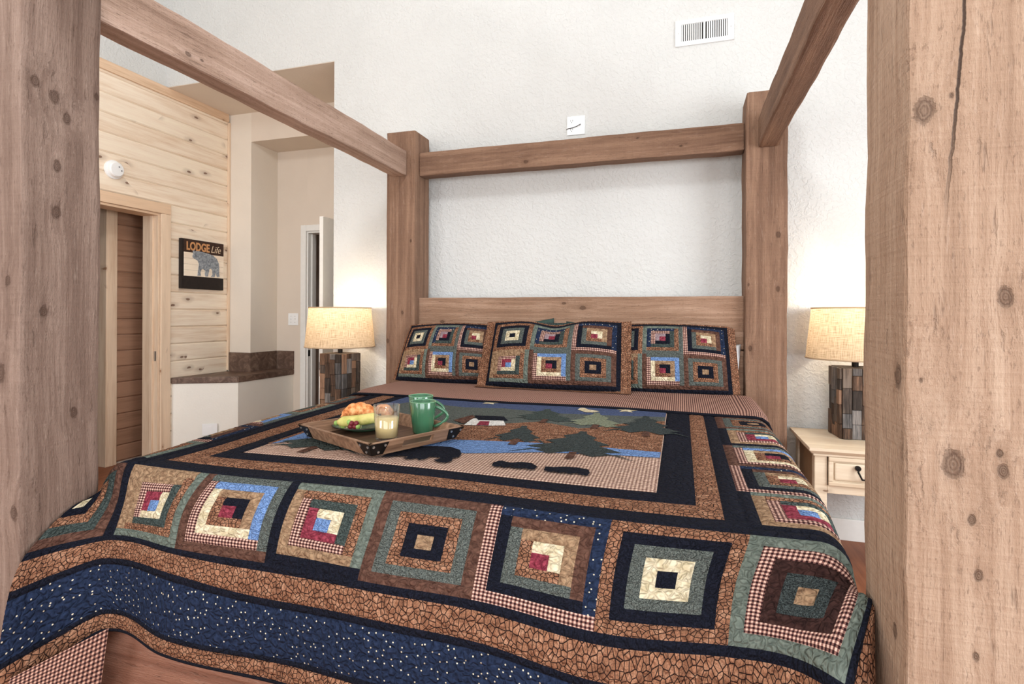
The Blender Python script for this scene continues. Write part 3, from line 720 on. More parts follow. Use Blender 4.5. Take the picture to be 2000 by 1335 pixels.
# backing
def Sb(U, V): return S(U, V)
bk = cloth('quilt_backing', S, [(-.20, 2.06, -.56, 0), (LS-B-.29, 2.273, 0, VF+.1)], FAB['backing'], quilt, puff=0, off=-.007, step=.025)
# tucked corner hanging beside the left foot post, showing the checked backing
def corner(U, V):
    U = np.asarray(U, float); V = np.asarray(V, float)
    tl, tr, bl, br = on(0, -.004, 8, 1330), on(1, -2.13, 212, 1226), on(0, -.004, -30, 1500), on(1, -2.12, 172, 1480)
    P = (tl*((1-U)*V)[:, None]+tr*(U*V)[:, None]+bl*((1-U)*(1-V))[:, None]+br*(U*(1-V))[:, None])
    P[:, 1] += .012*np.sin(U*7)*(1-V); return P
def corner_uv():
    o = cloth('tucked_corner', corner, [(0, 1, 0, 1)], FAB['backing'], quilt, puff=0, step=.06)
    for d in o.data.uv_layers[0].data: d.uv = (d.uv[0]*.22, d.uv[1]*.26)
corner_uv()
# head end folded back over the top, showing the checked backing
def fold_line(x):   # y of the folded edge across the bed
    return -.665+.02*math.sin(x*2.2+.6)
def foldback(U, V):
    U = np.asarray(U, float); V = np.asarray(V, float)
    y0 = -.665+.02*np.sin((.1+U)*2.2+.6)+1.975
    v = y0+(V)*(1.83-y0)
    P = top(U, v); rise = .009+.010*smooth(V/.25)+.004*V
    n = P.copy(); P[:, 2] += rise*np.where(P[:, 2] > .77, 1, .3); 
    P[:, 0] += np.where(P[:, 0] > 1.9, rise*.8, np.where(P[:, 0] < .05, -rise*.8, 0))
    return P
fb = cloth('folded_back_edge', foldback, [(-.30, 2.13, 0, 1)], FAB['backing'], quilt, puff=0, step=.03)
for d in fb.data.uv_layers[0].data: d.uv = (d.uv[0], d.uv[1]*.55)
us = np.linspace(-.30, 2.13, 90); pts = foldback(us, us*0)
link('binding', tomesh('binding', tube([(p[0], p[1]-.002, p[2]-.001) for p in pts], .0062, 8), True), FAB['stitch'], quilt)

# ---------------- applique pieces of the picture panel (all lie on the quilt top)
def qpt(px, py):
    z = .805
    for _ in range(5):
        P = on(2, z, px, py); z = float(top(np.array([P[0]-.1]), np.array([P[1]+1.975]))[0][2])+.004
    return P[0]-.1, P[1]+1.975
def piece(name, poly, fab, lvl=1, parent=quilt, clipx=True):
    """flat cut-out sewn on the panel: outline in (u,v)"""
    if clipx: poly = [(min(max(u, x_s0+.003), x_s1-.003), min(max(v, v_s+.003), VF)) for u, v in poly]
    bm = bmesh.new(); vs = [bm.verts.new((u, v, 0)) for u, v in poly]
    f = bm.faces.new(vs); f.normal_update()
    if f.normal.z < 0: bmesh.ops.reverse_faces(bm, faces=[f])
    lo = [min(p[i] for p in poly) for i in (0, 1)]; hi = [max(p[i] for p in poly) for i in (0, 1)]
    for ax in (0, 1):
        n = int((hi[ax]-lo[ax])/.05)
        for i in range(1, n+1):
            c = [0, 0, 0]; c[ax] = lo[ax]+(hi[ax]-lo[ax])*i/(n+1); no = [0, 0, 0]; no[ax] = 1
            bmesh.ops.bisect_plane(bm, geom=bm.verts[:]+bm.edges[:]+bm.faces[:], plane_co=c, plane_no=no)
    bmesh.ops.triangulate(bm, faces=bm.faces[:])
    U = np.array([v.co.x for v in bm.verts]); V = np.array([v.co.y for v in bm.verts]); P = top(U, V)
    uvs = list(zip(U.tolist(), V.tolist())); bm.verts.index_update()
    for v, p in zip(bm.verts, P): v.co = (p[0], p[1], p[2]+.0032+.0009*lvl)
    me = tomesh(name, bm); ul = me.uv_layers.new(name='UVMap')
    for lp_ in me.loops: ul.data[lp_.index].uv = uvs[lp_.vertex_index]
    return link(name, me, FAB[fab], parent)
def pxpoly(l): return [qpt(x, y) for x, y in l]
E5 = lambda l: [(760+x/2.7027, 760+y/2.7027) for x, y in l]
E3 = lambda l: [(560+x/5, 740+y/5) for x, y in l]
lake_t = [(530, 866), (607, 841), (700, 846), (882, 858), (982, 862), (1093, 867), (1204, 876), (1299, 884)]
lake_b = [(1299, 895), (1204, 889), (1056, 883), (908, 885), (830, 873), (700, 868), (600, 858)]
hill_t = [(560, 838), (700, 825), (800, 815), (886, 829), (982, 827), (1056, 823), (1130, 836), (1167, 834), (1241, 823), (1312, 823)]
grn_t = [(600, 815), (700, 793), (800, 785), (864, 790), (908, 795), (982, 797), (1093, 807), (1222, 812), (1316, 815)]
piece('sky_piece', [(x_s0, qpt(600, 815)[1])]+pxpoly(grn_t)+[(x_s1, VF), (x_s0, VF)], 'sky', 1)
piece('hill_piece', [(x_s0, qpt(560, 838)[1])]+pxpoly(hill_t)+pxpoly(grn_t[::-1]), 'speckle', 1)
piece('hill_piece', [(x_s0, qpt(530, 866)[1])]+pxpoly(lake_t)+pxpoly(hill_t[::-1]), 'crackle', 1)
piece('lake_piece', pxpoly(lake_t+lake_b), 'blue', 2)
def tree(apex, base, halfw, fab, lean=0., tiers=4, clipx=True):
    au, av = qpt(*apex); bu, bv = qpt(*base); L_, R_ = [], []
    for i in range(tiers*2+1):
        t = i/(tiers*2); cu, cv = au+(bu-au)*t, av+(bv-av)*t
        if i % 2 == 0 and i: wdt = halfw*(t**.9); drop = .03*t
        elif i: wdt = halfw*(t**.9)*.55; drop = 0
        else: wdt = .012; drop = 0
        L_.append((cu-wdt, cv-drop)); R_.append((cu+wdt*.95, cv-drop*.9))
    base_edge = []
    for i in range(1, 6):
        t = i/6; base_edge.append((L_[-1][0]+(R_[-1][0]-L_[-1][0])*t, bv+(.03 if i % 2 else -.012)))
    o = piece('tree_applique', L_+base_edge+R_[::-1], fab, 3, clipx=clipx)
    piece('trunk_applique', [(bu-.014, bv-.055), (bu+.014, bv-.055), (bu+.012, bv+.02), (bu-.012, bv+.02)], 'brown', 4)
tree((1140, 843), (1117, 887), .215, 'char'); tree((1025, 832), (1008, 861), .125, 'char', tiers=3)
tree((1262, 813), (1262, 846), .17, 'char', clipx=False); tree((1166, 806), (1163, 832), .15, 'olive', tiers=3); tree((1070, 799), (1064, 821), .17, 'teal', tiers=3)
tree((690, 835), (608, 876), .2, 'teal')
BEAR = [(920,770),(1000,735),(1090,715),(1140,690),(1230,680),(1300,667),(1450,664),(1600,670),(1690,700),(1707,740),(1680,770),(1622,782),(1610,812),(1550,827),(1470,817),(1430,797),(1490,790),(1500,775),(1400,765),(1350,790),(1290,800),(1270,780),(1200,792),(1130,785),(1190,768),(1100,757),(1000,768)]
piece('bear_applique', pxpoly(E3(BEAR)), 'navy', 5)
piece('bear_applique', pxpoly(E5([(540,407),(552,390),(590,381),(640,392),(700,388),(752,395),(782,412),(768,428),(738,429),(716,420),(690,424),(660,420),(630,415),(604,420),(590,412),(566,414)])), 'navy', 5)
piece('bear_applique', pxpoly(E5([(815,432),(826,412),(870,416),(930,414),(1000,419),(1052,429),(1060,447),(1046,462),(1012,456),(985,447),(955,452),(925,444),(895,446),(870,439),(846,441)])), 'navy', 5)
piece('moon_applique', pxpoly(E5([(995,108),(1010,99),(1030,99),(1052,108),(1112,117),(1075,124),(1035,122)])), 'cream', 3)
def star(px, r):
    u, v = qpt(*px); piece('star_applique', [(u+(r if i % 2 == 0 else r*.42)*math.sin(i*PI/5), v+(r if i % 2 == 0 else r*.42)*math.cos(i*PI/5)) for i in range(10)], 'cream', 3)
star((1224, 802), .05); star((958, 787), .05)
piece('cabin_applique', pxpoly(E5([(395,190),(440,155),(600,158),(615,192),(520,194)])), 'white', 3)
piece('cabin_applique', pxpoly(E5([(460,192),(480,170),(530,172),(525,194)])), 'red', 4)
piece('cabin_roof_applique', pxpoly(E5([(450,140),(605,146),(628,168),(470,165)])), 'navy', 4)
piece('cabin_roof_applique', pxpoly(E5([(340,165),(440,138),(455,150),(395,185)])), 'brown', 4)

# ------------------------------------------------------------------ pillows and shams
SH_PATT = [['B1', 'B2', 'B4'], ['B6', 'T2', 'B5']]
def sham(corners, depth, label, flange=.055, bulge=.085, dent=None, sag=0., fl=(1, 1, 1, .12)):
    """corners BL,BR,TR,TL world points of the sewn area; the shape puffs along the normal"""
    bl, br, tr, tl = [np.array(c) for c in corners]
    w_, h_ = np.linalg.norm(br-bl), np.linalg.norm(tl-bl)
    nrm = np.cross(br-bl, tl-bl); nrm /= np.linalg.norm(nrm)
    def base(U, V):
        a = np.clip(U/w_, -.2, 1.2); b = np.clip(V/h_, -.3, 1.3)
        return (bl*((1-a)*(1-b))[:, None]+br*(a*(1-b))[:, None]+tr*(a*b)[:, None]+tl*((1-a)*b)[:, None])
    def prof(U, V):
        a = np.clip(U/w_, 0, 1); b = np.clip(V/h_, 0, 1)
        p = (np.clip(1-np.abs(2*a-1)**2.8, 0, 1)*np.clip(1-np.abs(2*b-1)**2.4, 0, 1))**.6
        if dent is not None: p = p*(1-.55*np.exp(-(((a-.5)/.13)**2+((b-1.)/.22)**2)))
        return p
    def front(U, V):
        U = np.asarray(U, float).ravel(); V = np.asarray(V, float).ravel()
        P = base(U, V)+nrm*(bulge*prof(U, V))[:, None]
        b = np.clip(V/h_, 0, 1); a = np.clip(U/w_, 0, 1)
        # seams draw in between the corners
        P += (tl-bl)/h_*(.012*np.sin(a*PI)*(2*b-1)*1.0)[:, None]
        if dent is not None: P -= (tl-bl)/h_*(.035*np.exp(-((a-.5)/.16)**2)*b**2)[:, None]
        return P
    def back(U, V):
        U = np.asarray(U, float).ravel(); V = np.asarray(V, float).ravel()
        return base(U, V)-nrm*(depth*prof(U, V))[:, None]
    o = empty('pillow_sham', tuple((bl+br)/2), label, 'pillow', 'patchwork shams against the headboard')
    root = o; loc = np.array(root.location)
    fr = lambda U, V: front(U, V)-loc
    bkf = lambda U, V: back(U, V)-loc
    class _P: type = 'X'
    m = .022
    su, sv = (w_-2*m)/3, (h_-2*m)/2
    for j in range(2):
        for i in range(3):
            f = block_local(fr, root, m+su*i, m+sv*j, su, sv, SH_PATT[j][i])
    cloth_local('sham_edging', fr, [(0, w_, 0, m), (0, w_, h_-m, h_), (0, m, m, h_-m), (w_-m, w_, m, h_-m)], FAB['navy'], root, .002)
    cloth_local('sham_back', bkf, [(0, w_, 0, h_)], FAB['teal'], root, 0., step=.03)
    def flg(U, V):
        U = np.asarray(U, float).ravel(); V = np.asarray(V, float).ravel(); P = front(np.clip(U, 0, w_), np.clip(V, 0, h_))
        ex = (br-bl)/w_; ey = (tl-bl)/h_
        du = U-np.clip(U, 0, w_); dv = V-np.clip(V, 0, h_)
        P = P+ex*du[:, None]+ey*dv[:, None]
        P += nrm*(.006*np.sin(U*24)+.004*np.sin(V*31))[:, None]*np.minimum(1, (np.abs(du)+np.abs(dv))/flange)[:, None]
        # the lower flange lies forward on the bed
        low = np.clip(-dv/flange, 0, 1)
        P += np.array([0, -.03, .0])*low[:, None]
        side = np.clip(np.abs(du)/flange, 0, 1); P -= nrm*(sag*side)[:, None]
        P[:, 2] = np.maximum(P[:, 2], .841)
        return P-loc
    f = flange; l_, r_, b_, t_ = [f*q for q in fl]
    cloth_local('flange', flg, [(-l_, 0, -b_, h_+t_), (w_, w_+r_, -b_, h_+t_), (0, w_, -b_, 0), (0, w_, h_, h_+t_)], FAB['crackle'], root, 0., step=.02)
    return root
def cloth_local(name, fn, rects, mat, root, puff, step=.016, dist=None):
    o = cloth(name, fn, rects, mat, None, puff, dist, step=step); o.parent = root; return o
def block_local(fn, root, u0, v0, su, sv, pat):
    class D: pass
    f = block(fn, EMPTYP, u0, v0, su, sv, pat, None, .0025, .02)
    f.parent = root; return f
EMPTYP = bpy.data.objects.new('tmp', None)       # never linked; only a stand-in parent while a block is made
def P_(y, px, py): return on(1, y, px, py)
sham([P_(-.245, 948, 752), P_(-.26, 1212, 764), P_(-.085, 1214, 630), P_(-.08, 968, 630)], .03, 'patchwork pillow sham with slumped top edge, propped in front of two shams', dent=1)
sham([P_(-.15, 772, 742), P_(-.155, 965, 751), P_(-.02, 968, 636), P_(-.02, 804, 636)], .008, 'patchwork pillow sham beside the bedpost nearest the white door', sag=.05, bulge=.095, fl=(.75, .2, .15, .15))
sham([P_(-.14, 1170, 763), P_(-.15, 1432, 772), P_(.0, 1420, 640), P_(.005, 1178, 636)], .008, 'patchwork pillow sham with white pillow corners poking out behind it', sag=.05, bulge=.095, fl=(.2, .75, .15, .15))
bpy.data.objects.remove(EMPTYP)
def pillow(name, pts, th, mat, label, cat='pillow', group=None):
    """soft pillow from 4 corner points and thickness"""
    bl, br, tr, tl = [np.array(c) for c in pts]; n = 14; c0 = (bl+br)/2
    nrm = np.cross(br-bl, tl-bl); nrm /= np.linalg.norm(nrm)
    bm = bmesh.new(); G = {}
    for s in (1, -1):
        for j in range(n+1):
            for i in range(n+1):
                a, b = i/n, j/n; edge = i in (0, n) or j in (0, n)
                if edge and s == -1: G[s, i, j] = G[1, i, j]; continue
                p = bl*(1-a)*(1-b)+br*a*(1-b)+tr*a*b+tl*(1-a)*b
                pr = (max(0, 1-abs(2*a-1)**2.6)*max(0, 1-abs(2*b-1)**2.6))**.6
                G[s, i, j] = bm.verts.new(p-c0+nrm*th*pr*s)
        for j in range(n):
            for i in range(n):
                q = (G[s, i, j], G[s, i+1, j], G[s, i+1, j+1], G[s, i, j+1]); bm.faces.new(q if s == 1 else q[::-1])
    o = link(name, tomesh(name, bm, True), mat, None, tuple(c0)); return tag(o, label, cat, group)
pillow('bed_pillow', [P_(.03, 905, 700), P_(.03, 1082, 700), P_(.035, 1082, 621), P_(.035, 980, 640)], .012, M['green_cotton'], 'dark green pillow with one pointed corner above the slumped sham, beside another green tip')
pillow('bed_pillow', [P_(.03, 1106, 700), P_(.03, 1260, 700), P_(.035, 1200, 640), P_(.035, 1106, 627)], .012, M['green_cotton'], 'dark green pillow with a low tip showing behind the slumped sham')
pillow('bed_pillow', [P_(.0, 1290, 772), P_(-.01, 1438, 768), P_(.045, 1447, 672), P_(.04, 1290, 690)], .02, M['sheet_white'], 'white pillow sticking out behind a patchwork sham by the bedpost')

# ------------------------------------------------------------------ lamps, nightstands
def shade_mesh(r0, r1, h, n=56):
    bm = bmesh.new(); uvl = bm.loops.layers.uv.new('UVMap')
    a = [bm.verts.new((r0*math.cos(2*PI*i/n), r0*math.sin(2*PI*i/n), 0)) for i in range(n)]
    b = [bm.verts.new((r1*math.cos(2*PI*i/n), r1*math.sin(2*PI*i/n), h)) for i in range(n)]
    for i in range(n):
        j = (i+1) % n; f = bm.faces.new((a[i], a[j], b[j], b[i])); f.smooth = True
        for lp_, (u, v) in zip(f.loops, ((i, 0), (i+1, 0), (i+1, 1), (i, 1))): lp_[uvl].uv = (u/n*2*PI*r0, v*h)
    return tomesh('lamp_shade', bm, True)
def table_lamp(loc, rz, label, energy):
    o = empty('table_lamp', loc, label, 'lamp', 'bedside lamps', None, rz)
    hw, H = .088, .365
    link('lamp_core', box_mesh('lamp_core', -hw, hw, -hw, hw, .0, H), M['mosaic'][0], o)
    rnd = random.Random(3+int(loc[0]*10)); cols = 4; cw = 2*hw/cols
    for face in range(4):
        for c in range(cols):
            z = 0.002; 
            while z < H-.005:
                hgt = rnd.choice((.055, .075, .10, .13)); z1 = min(z+hgt, H)
                if H-z1 < .03: z1 = H
                t = rnd.uniform(.006, .016); x0 = -hw+c*cw+.0008; x1 = x0+cw-.0016
                me = box_mesh('wood_block', x0, x1, -hw-t, -hw, z, z1-.0016, .0015, 1)
                b = link('wood_block', me, M['mosaic'][rnd.choice((0, 0, 1, 2, 1))], o); b.rotation_euler.z = face*PI/2
                z = z1
    link('neck', tomesh('neck', lathe([(.0, H), (.016, H), (.016, H+.03), (.009, H+.034), (.009, H+.14), (0, H+.14)], 16)), M['iron'], o)
    r0, r1, hs = .232, .205, .265
    sh = link('lamp_shade', shade_mesh(r0, r1, hs), M['burlap'], o, (0, 0, H+.045))
    for r, z in ((r0, .0), (r1, hs)):
        link('shade_rim', tomesh('shade_rim', tube([(r*math.cos(a), r*math.sin(a), z) for a in np.linspace(0, 2*PI, 57)], .004, 6), True), M['burlap'], sh)
    bm = tube([(-r1, 0, hs-.004), (r1, 0, hs-.004)], .002, 6); link('shade_spider', tomesh('shade_spider', bm), M['iron'], sh)
    k = N('bulb_glass', .3); k.b.inputs['Emission Color'].default_value = (1, .78, .5, 1); k.b.inputs['Emission Strength'].default_value = 6
    link('bulb', tomesh('bulb', lathe([(0, .0), (.014, .0), (.016, .02), (.032, .055), (.03, .08), (.016, .098), (0, .102)], 20), True), k.m, o, (0, 0, H+.14))
    l = bpy.data.lights.new('lamp_light', 'POINT'); l.energy = energy; l.color = (1, .84, .64); l.shadow_soft_size = .035
    lo_ = bpy.data.objects.new('lamp_light', l); COL.objects.link(lo_); lo_.parent = o; lo_.location = (0, 0, H+.31)
    return o
M['ns_dark'] = plain('nightstand_side', srgb(150, 118, 88), .6, 0, .08)
def nightstand(x0, y0, label, wd=.56, dp=.49):
    zt = .62
    o = empty('nightstand', (x0, y0, 0), label, 'nightstand', 'pine nightstands beside the bed')
    p = M['pine_pale']
    bm = bmesh.new(); bbox(bm, -.008, wd+.008, -.012, dp, zt-.03, zt)
    es = [e for e in bm.edges if all(abs(v.co.z-(zt-.03)) < 1e-5 for v in e.verts)]
    bmesh.ops.bevel(bm, geom=es, offset=.016, segments=4, profile=.25, affect='EDGES'); link('table_top', tomesh('table_top', bm), p, o)
    link('moulding', box_mesh('moulding', .012, wd-.012, .008, dp-.005, zt-.042, zt-.0305, .004), p, o)
    for sx in (.02, wd-.075):
        for sy in (.02, dp-.075): link('leg', box_mesh('leg', sx, sx+.055, sy, sy+.055, 0, zt-.0425, .004), p, o)
    link('side_panel', box_mesh('side_panel', .03, .042, .076, dp-.076, .40, zt-.0425), M['ns_dark'], o)
    link('side_panel', box_mesh('side_panel', wd-.042, wd-.03, .076, dp-.076, .40, zt-.0425), M['ns_dark'], o)
    link('back_panel', box_mesh('back_panel', .076, wd-.076, dp-.035, dp-.025, .40, zt-.0425), p, o)
    link('apron', box_mesh('apron', .076, wd-.076, .024, .05, .398, .438, .003), p, o)
    d = link('drawer', box_mesh('drawer', .08, wd-.08, .018, .36, .441, zt-.044, .003), p, o)
    # raised-panel drawer front: frame of four mouldings round a panel
    a0, a1, b0, b1 = .078, wd-.078, .440, zt-.043
    for q in ((a0, a1, b0, b0+.020), (a0, a1, b1-.020, b1), (a0, a0+.020, b0+.0205, b1-.0205), (a1-.020, a1, b0+.0205, b1-.0205)):
        link('drawer_moulding', box_mesh('drawer_moulding', q[0], q[1], .006, .0178, q[2], q[3], .004), p, d)
    link('drawer_panel', box_mesh('drawer_panel', a0+.027, a1-.027, .010, .0178, b0+.027, b1-.027, .006), p, d)
    cx = wd/2-.05; cz = (b0+b1)/2
    link('drawer_pull', tomesh('drawer_pull', tube([(cx-.03, .0, cz+.025), (cx-.032, -.012, cz+.01), (cx-.018, -.018, cz-.022), (cx+.02, -.018, cz-.024), (cx+.034, -.012, cz+.0), (cx+.03, 0, cz+.025)], .0045, 8), True), M['iron'], d)
    for s in (-1, 1): link('pull_rosette', tomesh('pull_rosette', tube([(cx+s*.03, .0101, cz+.025), (cx+s*.03, -.006, cz+.025)], .012, 10)), M['iron'], d)
    return o
nightstand(2.262, -.262+.0, 'pale pine nightstand with iron drawer pull beside the bedpost, under a lit lamp')
nightstand(-.75, -.13, 'pale pine nightstand on the alcove side of the bed', .48, .38)
q0 = on(2, .62, 1637, 853)
table_lamp((2.538, .075, .6205), .06, 'lit burlap shade lamp with wood block base on the drawer nightstand', 5.5)
table_lamp((-.575, .02, .6205), -.12, 'lit burlap shade lamp with wood block base near the white door', 5.5)

# ------------------------------------------------------------------ wall fittings
yw = YW-.0005
vent = empty('air_vent', (1.787, yw, 2.965), 'white metal air register with vertical louvres high on the wall', 'air vent')
def bx(name, x0, x1, y0, y1, z0, z1, mat, par, bev=0.): return link(name, box_mesh(name, x0, x1, y0, y1, z0, z1, bev, 2), mat, par)
bm = bmesh.new()
for q in ((-.165, .165, .052, .077), (-.165, .165, -.077, -.052), (-.165, -.132, -.0519, .0519), (.132, .165, -.0519, .0519)): bbox(bm, q[0], q[1], -.012, 0, q[2], q[3])
link('vent_frame', tomesh('vent_frame', bm), M['white_plastic'], vent)
bx('vent_duct', -.1315, .1315, -.002, 0, -.0515, .0515, M['dark_hole'], vent)
bx('vent_divider', -.006, .006, -.011, -.0021, -.0515, .0515, M['white_plastic'], vent)
for i in range(22):
    x = -.126+i*.012
    if abs(x) < .01: continue
    o = bx('louvre', -.0012, .0012, -.0045, .0045, -.0515, .0515, M['white_plastic'], vent); o.location = (x, -.0068, 0); o.rotation_euler.z = .7 if x < 0 else -.7
for s in (-1, 1): o = link('screw', tomesh('screw', tube([(s*.149, -.0121, 0), (s*.149, -.0145, 0)], .004, 8)), M['steel'], vent)
op = empty('wall_outlet', (1.01, yw, 2.472), 'white outlet and switch plate above the canopy crossrail', 'outlet')
bx('cover_plate', -.058, .058, -.008, 0, -.06, .06, M['white_plastic'], op, .003)
for s in (-1, 1):
    o = bx('socket', -.042, -.012, -.010, -.0081, s*.028-.016, s*.028+.016, M['white_plastic'], op, .002)
    for dx in (-.006, .006): bx('slot', -.027+dx-.0012, -.027+dx+.0012, -.0106, -.0101, s*.028-.002, s*.028+.008, M['dark_hole'], o)
    bx('slot', -.029, -.025, -.0106, -.0101, s*.028-.011, s*.028-.006, M['dark_hole'], o)
bx('switch_toggle', .022, .03, -.02, -.0081, -.006, .012, M['white_plastic'], op, .002)
for z in (-.03, .03): bx('screw', .023, .028, -.0095, -.0081, z-.0025, z+.0025, M['steel'], op)
link('tie_wire', tomesh('tie_wire', tube([(-.062, -.006, -.022), (-.05, -.013, -.018), (-.02, -.014, -.016), (.01, -.016, -.008), (.026, -.022, -.002), (.034, -.018, .002)], .0022, 6)), M['iron'], op)
sp = empty('switch_plate', (-1.988, Y2-.0005, 1.2), 'white double switch plate between the laminate ledge and white door frame', 'switch')
bx('cover_plate', -.058, .058, -.007, 0, -.06, .06, M['white_plastic'], sp, .003)
for x in (-.023, .023):
    bx('switch_toggle', x-.005, x+.005, -.018, -.0071, -.004, .012, M['white_plastic'], sp, .002)
    for z in (-.03, .03): bx('screw', x-.002, x+.002, -.0085, -.0071, z-.002, z+.002, M['iron'], sp)
# small outlet low on the half wall
dirv = Vector((A1[0]-A0[0], A1[1]-A0[1], 0)).normalized()
pp = on(1, .40, 410, 846)
lo_o = empty('low_outlet', (-2.18, .473, .262), 'white outlet plate low on the cream half wall', 'outlet', None, None, math.atan2(dirv.y, dirv.x))
bx('cover_plate', -.06, .06, -.008, -.001, -.05, .05, M['white_plastic'], lo_o, .003)
bx('socket', -.018, .018, -.010, -.0081, -.03, .03, M['white_plastic'], lo_o, .002)
# smoke alarm
al = empty('smoke_alarm', (XL+.0005, -.172, 2.335), 'round white smoke alarm on the pine plank wall', 'smoke alarm')
o = link('alarm_body', tomesh('alarm_body', lathe([(0, 0), (.07, 0), (.07, .012), (.058, .016), (.056, .038), (.048, .046), (0, .048)], 48)), M['white_plastic'], al); o.rotation_euler = (0, PI/2, 0)
for a, b in ((.012, .02), (.03, -.005)):
    o = link('indicator', tomesh('indicator', lathe([(0, .0), (.006, .0), (.006, .0495), (0, .0495)], 12)), plain('grey_plastic', srgb(150, 150, 150), .5), al); o.location = (0, a, b); o.rotation_euler = (0, PI/2, 0)
# sign with lettering and metal bear
sg = empty('bear_sign', (XL+.0005, .614, 1.683), 'black framed wooden LODGE Life sign with galvanized metal bear', 'sign')
M['sign_dark'] = plain('sign_black', srgb(40, 32, 28), .7, 0, .2); M['sign_brown'] = plain('sign_top_brown', srgb(62, 42, 32), .7, 0, .3)
M['sign_text'] = plain('sign_orange', srgb(206, 150, 100), .7, 0, .15); M['sign_script'] = plain('sign_cream', srgb(214, 190, 160), .7)
k = N('galvanised', .45); k.b.inputs['Metallic'].default_value = .5
k.b.inputs['Metallic'].default_value = .2
M['galv'] = k.fin(k.ramp(k.noise(k.coord(), 60, 5, .7), [(.35, srgb(104, 110, 116)), (.5, srgb(148, 154, 160)), (.65, srgb(186, 190, 194))]))
# local frame: Y = along wall (picture right), Z up, X out of the wall
def sb(name, y0, y1, z0, z1, x0, x1, mat, par=sg, bev=.001): return link(name, box_mesh(name, x0, x1, y0, y1, z0, z1, bev, 1), mat, par)
sb('sign_board', -.222, .222, -.215, .215, 0, .03, M['sign_dark'])
sb('sign_header', -.2, .222, .102, .213, .0305, .034, M['sign_brown'])
for i in range(4): sb('sign_slat', -.2, .222, -.105+i*.0515, -.105+(i+1)*.0515-.001, .0305, .035, M['pine'])
sb('sign_footer', -.2, .222, -.213, -.107, .0305, .033, M['sign_dark'])
def text(body, size, y, z, x, mat, shear=0., bold=0., sx=1.):
    cu = bpy.data.curves.new('lettering', 'FONT'); cu.body = body; cu.size = size; cu.extrude = .0008; cu.shear = shear; cu.offset = bold; cu.space_character = 1.02
    t = bpy.data.objects.new('lettering_curve', cu); COL.objects.link(t)
    bpy.context.view_layer.update(); dg = bpy.context.evaluated_depsgraph_get()
    me = bpy.data.meshes.new_from_object(t.evaluated_get(dg)); bpy.data.objects.remove(t)
    me.materials.clear(); o = link('lettering', me, mat, sg)
    o.matrix_local = Matrix(((0, 0, 1, x), (sx, 0, 0, y), (0, 1, 0, z), (0, 0, 0, 1)))
    return o
text('LODGE', .098, -.178, .122, .0345, M['sign_text'], 0, .0035, .74)
text('Life', .088, .075, .122, .0345, M['sign_script'], .35, 0, .85)
BR = [(345,450),(365,440),(372,455),(420,448),(520,470),(620,490),(700,520),(760,570),(800,650),(808,740),(806,830),(815,885),(770,890),(760,850),(740,800),(735,860),(720,895),(660,890),(690,850),(685,780),(660,740),(630,760),(615,830),(600,890),(560,890),(555,850),(560,790),(520,760),(490,770),(470,830),(480,880),(425,885),(430,850),(440,760),(450,680),(430,620),(380,590),(345,575),(340,540),(352,500)]
bm = bmesh.new()
fy = lambda X: -.222+(X-168)/(900-168)*.444
fz = lambda X, Y: .215-(Y-(232+(X-168)*.10))/(1120-232-(X-168)*.10)*.43
a = [bm.verts.new((.0355, fy(x), fz(x, y))) for x, y in BR]; b = [bm.verts.new((.041, fy(x), fz(x, y))) for x, y in BR]
bm.faces.new(a); bm.faces.new(b[::-1])
for i in range(len(a)): bm.faces.new((a[i], b[i], b[(i+1) % len(a)], a[(i+1) % len(a)]))
bmesh.ops.recalc_face_normals(bm, faces=bm.faces[:]); link('metal_bear', tomesh('metal_bear', bm), M['galv'], sg)

# ------------------------------------------------------------------ breakfast tray
k = N('tray_wood', .5); v = k.coord(); s = k.noise(k.scale(v, (4, 60, 60)), 1., 4, .6)
M['tray'] = k.fin(k.ramp(s, [(.3, srgb(104, 76, 58)), (.5, srgb(140, 106, 82)), (.7, srgb(170, 134, 108))]), k.bump(s, .15, .001))
TZ = .8135
RZ = TZ+.046
tf_, tl_, tr_ = on(2, RZ, 722, 868), on(2, RZ, 598, 825), on(2, RZ, 907, 831)
e1 = tl_-tf_; e2 = tr_-tf_
l1, l2 = np.linalg.norm(e1), np.linalg.norm(e2); ang = math.atan2(e2[1], e2[0]); cen = tf_+e1/2+e2/2
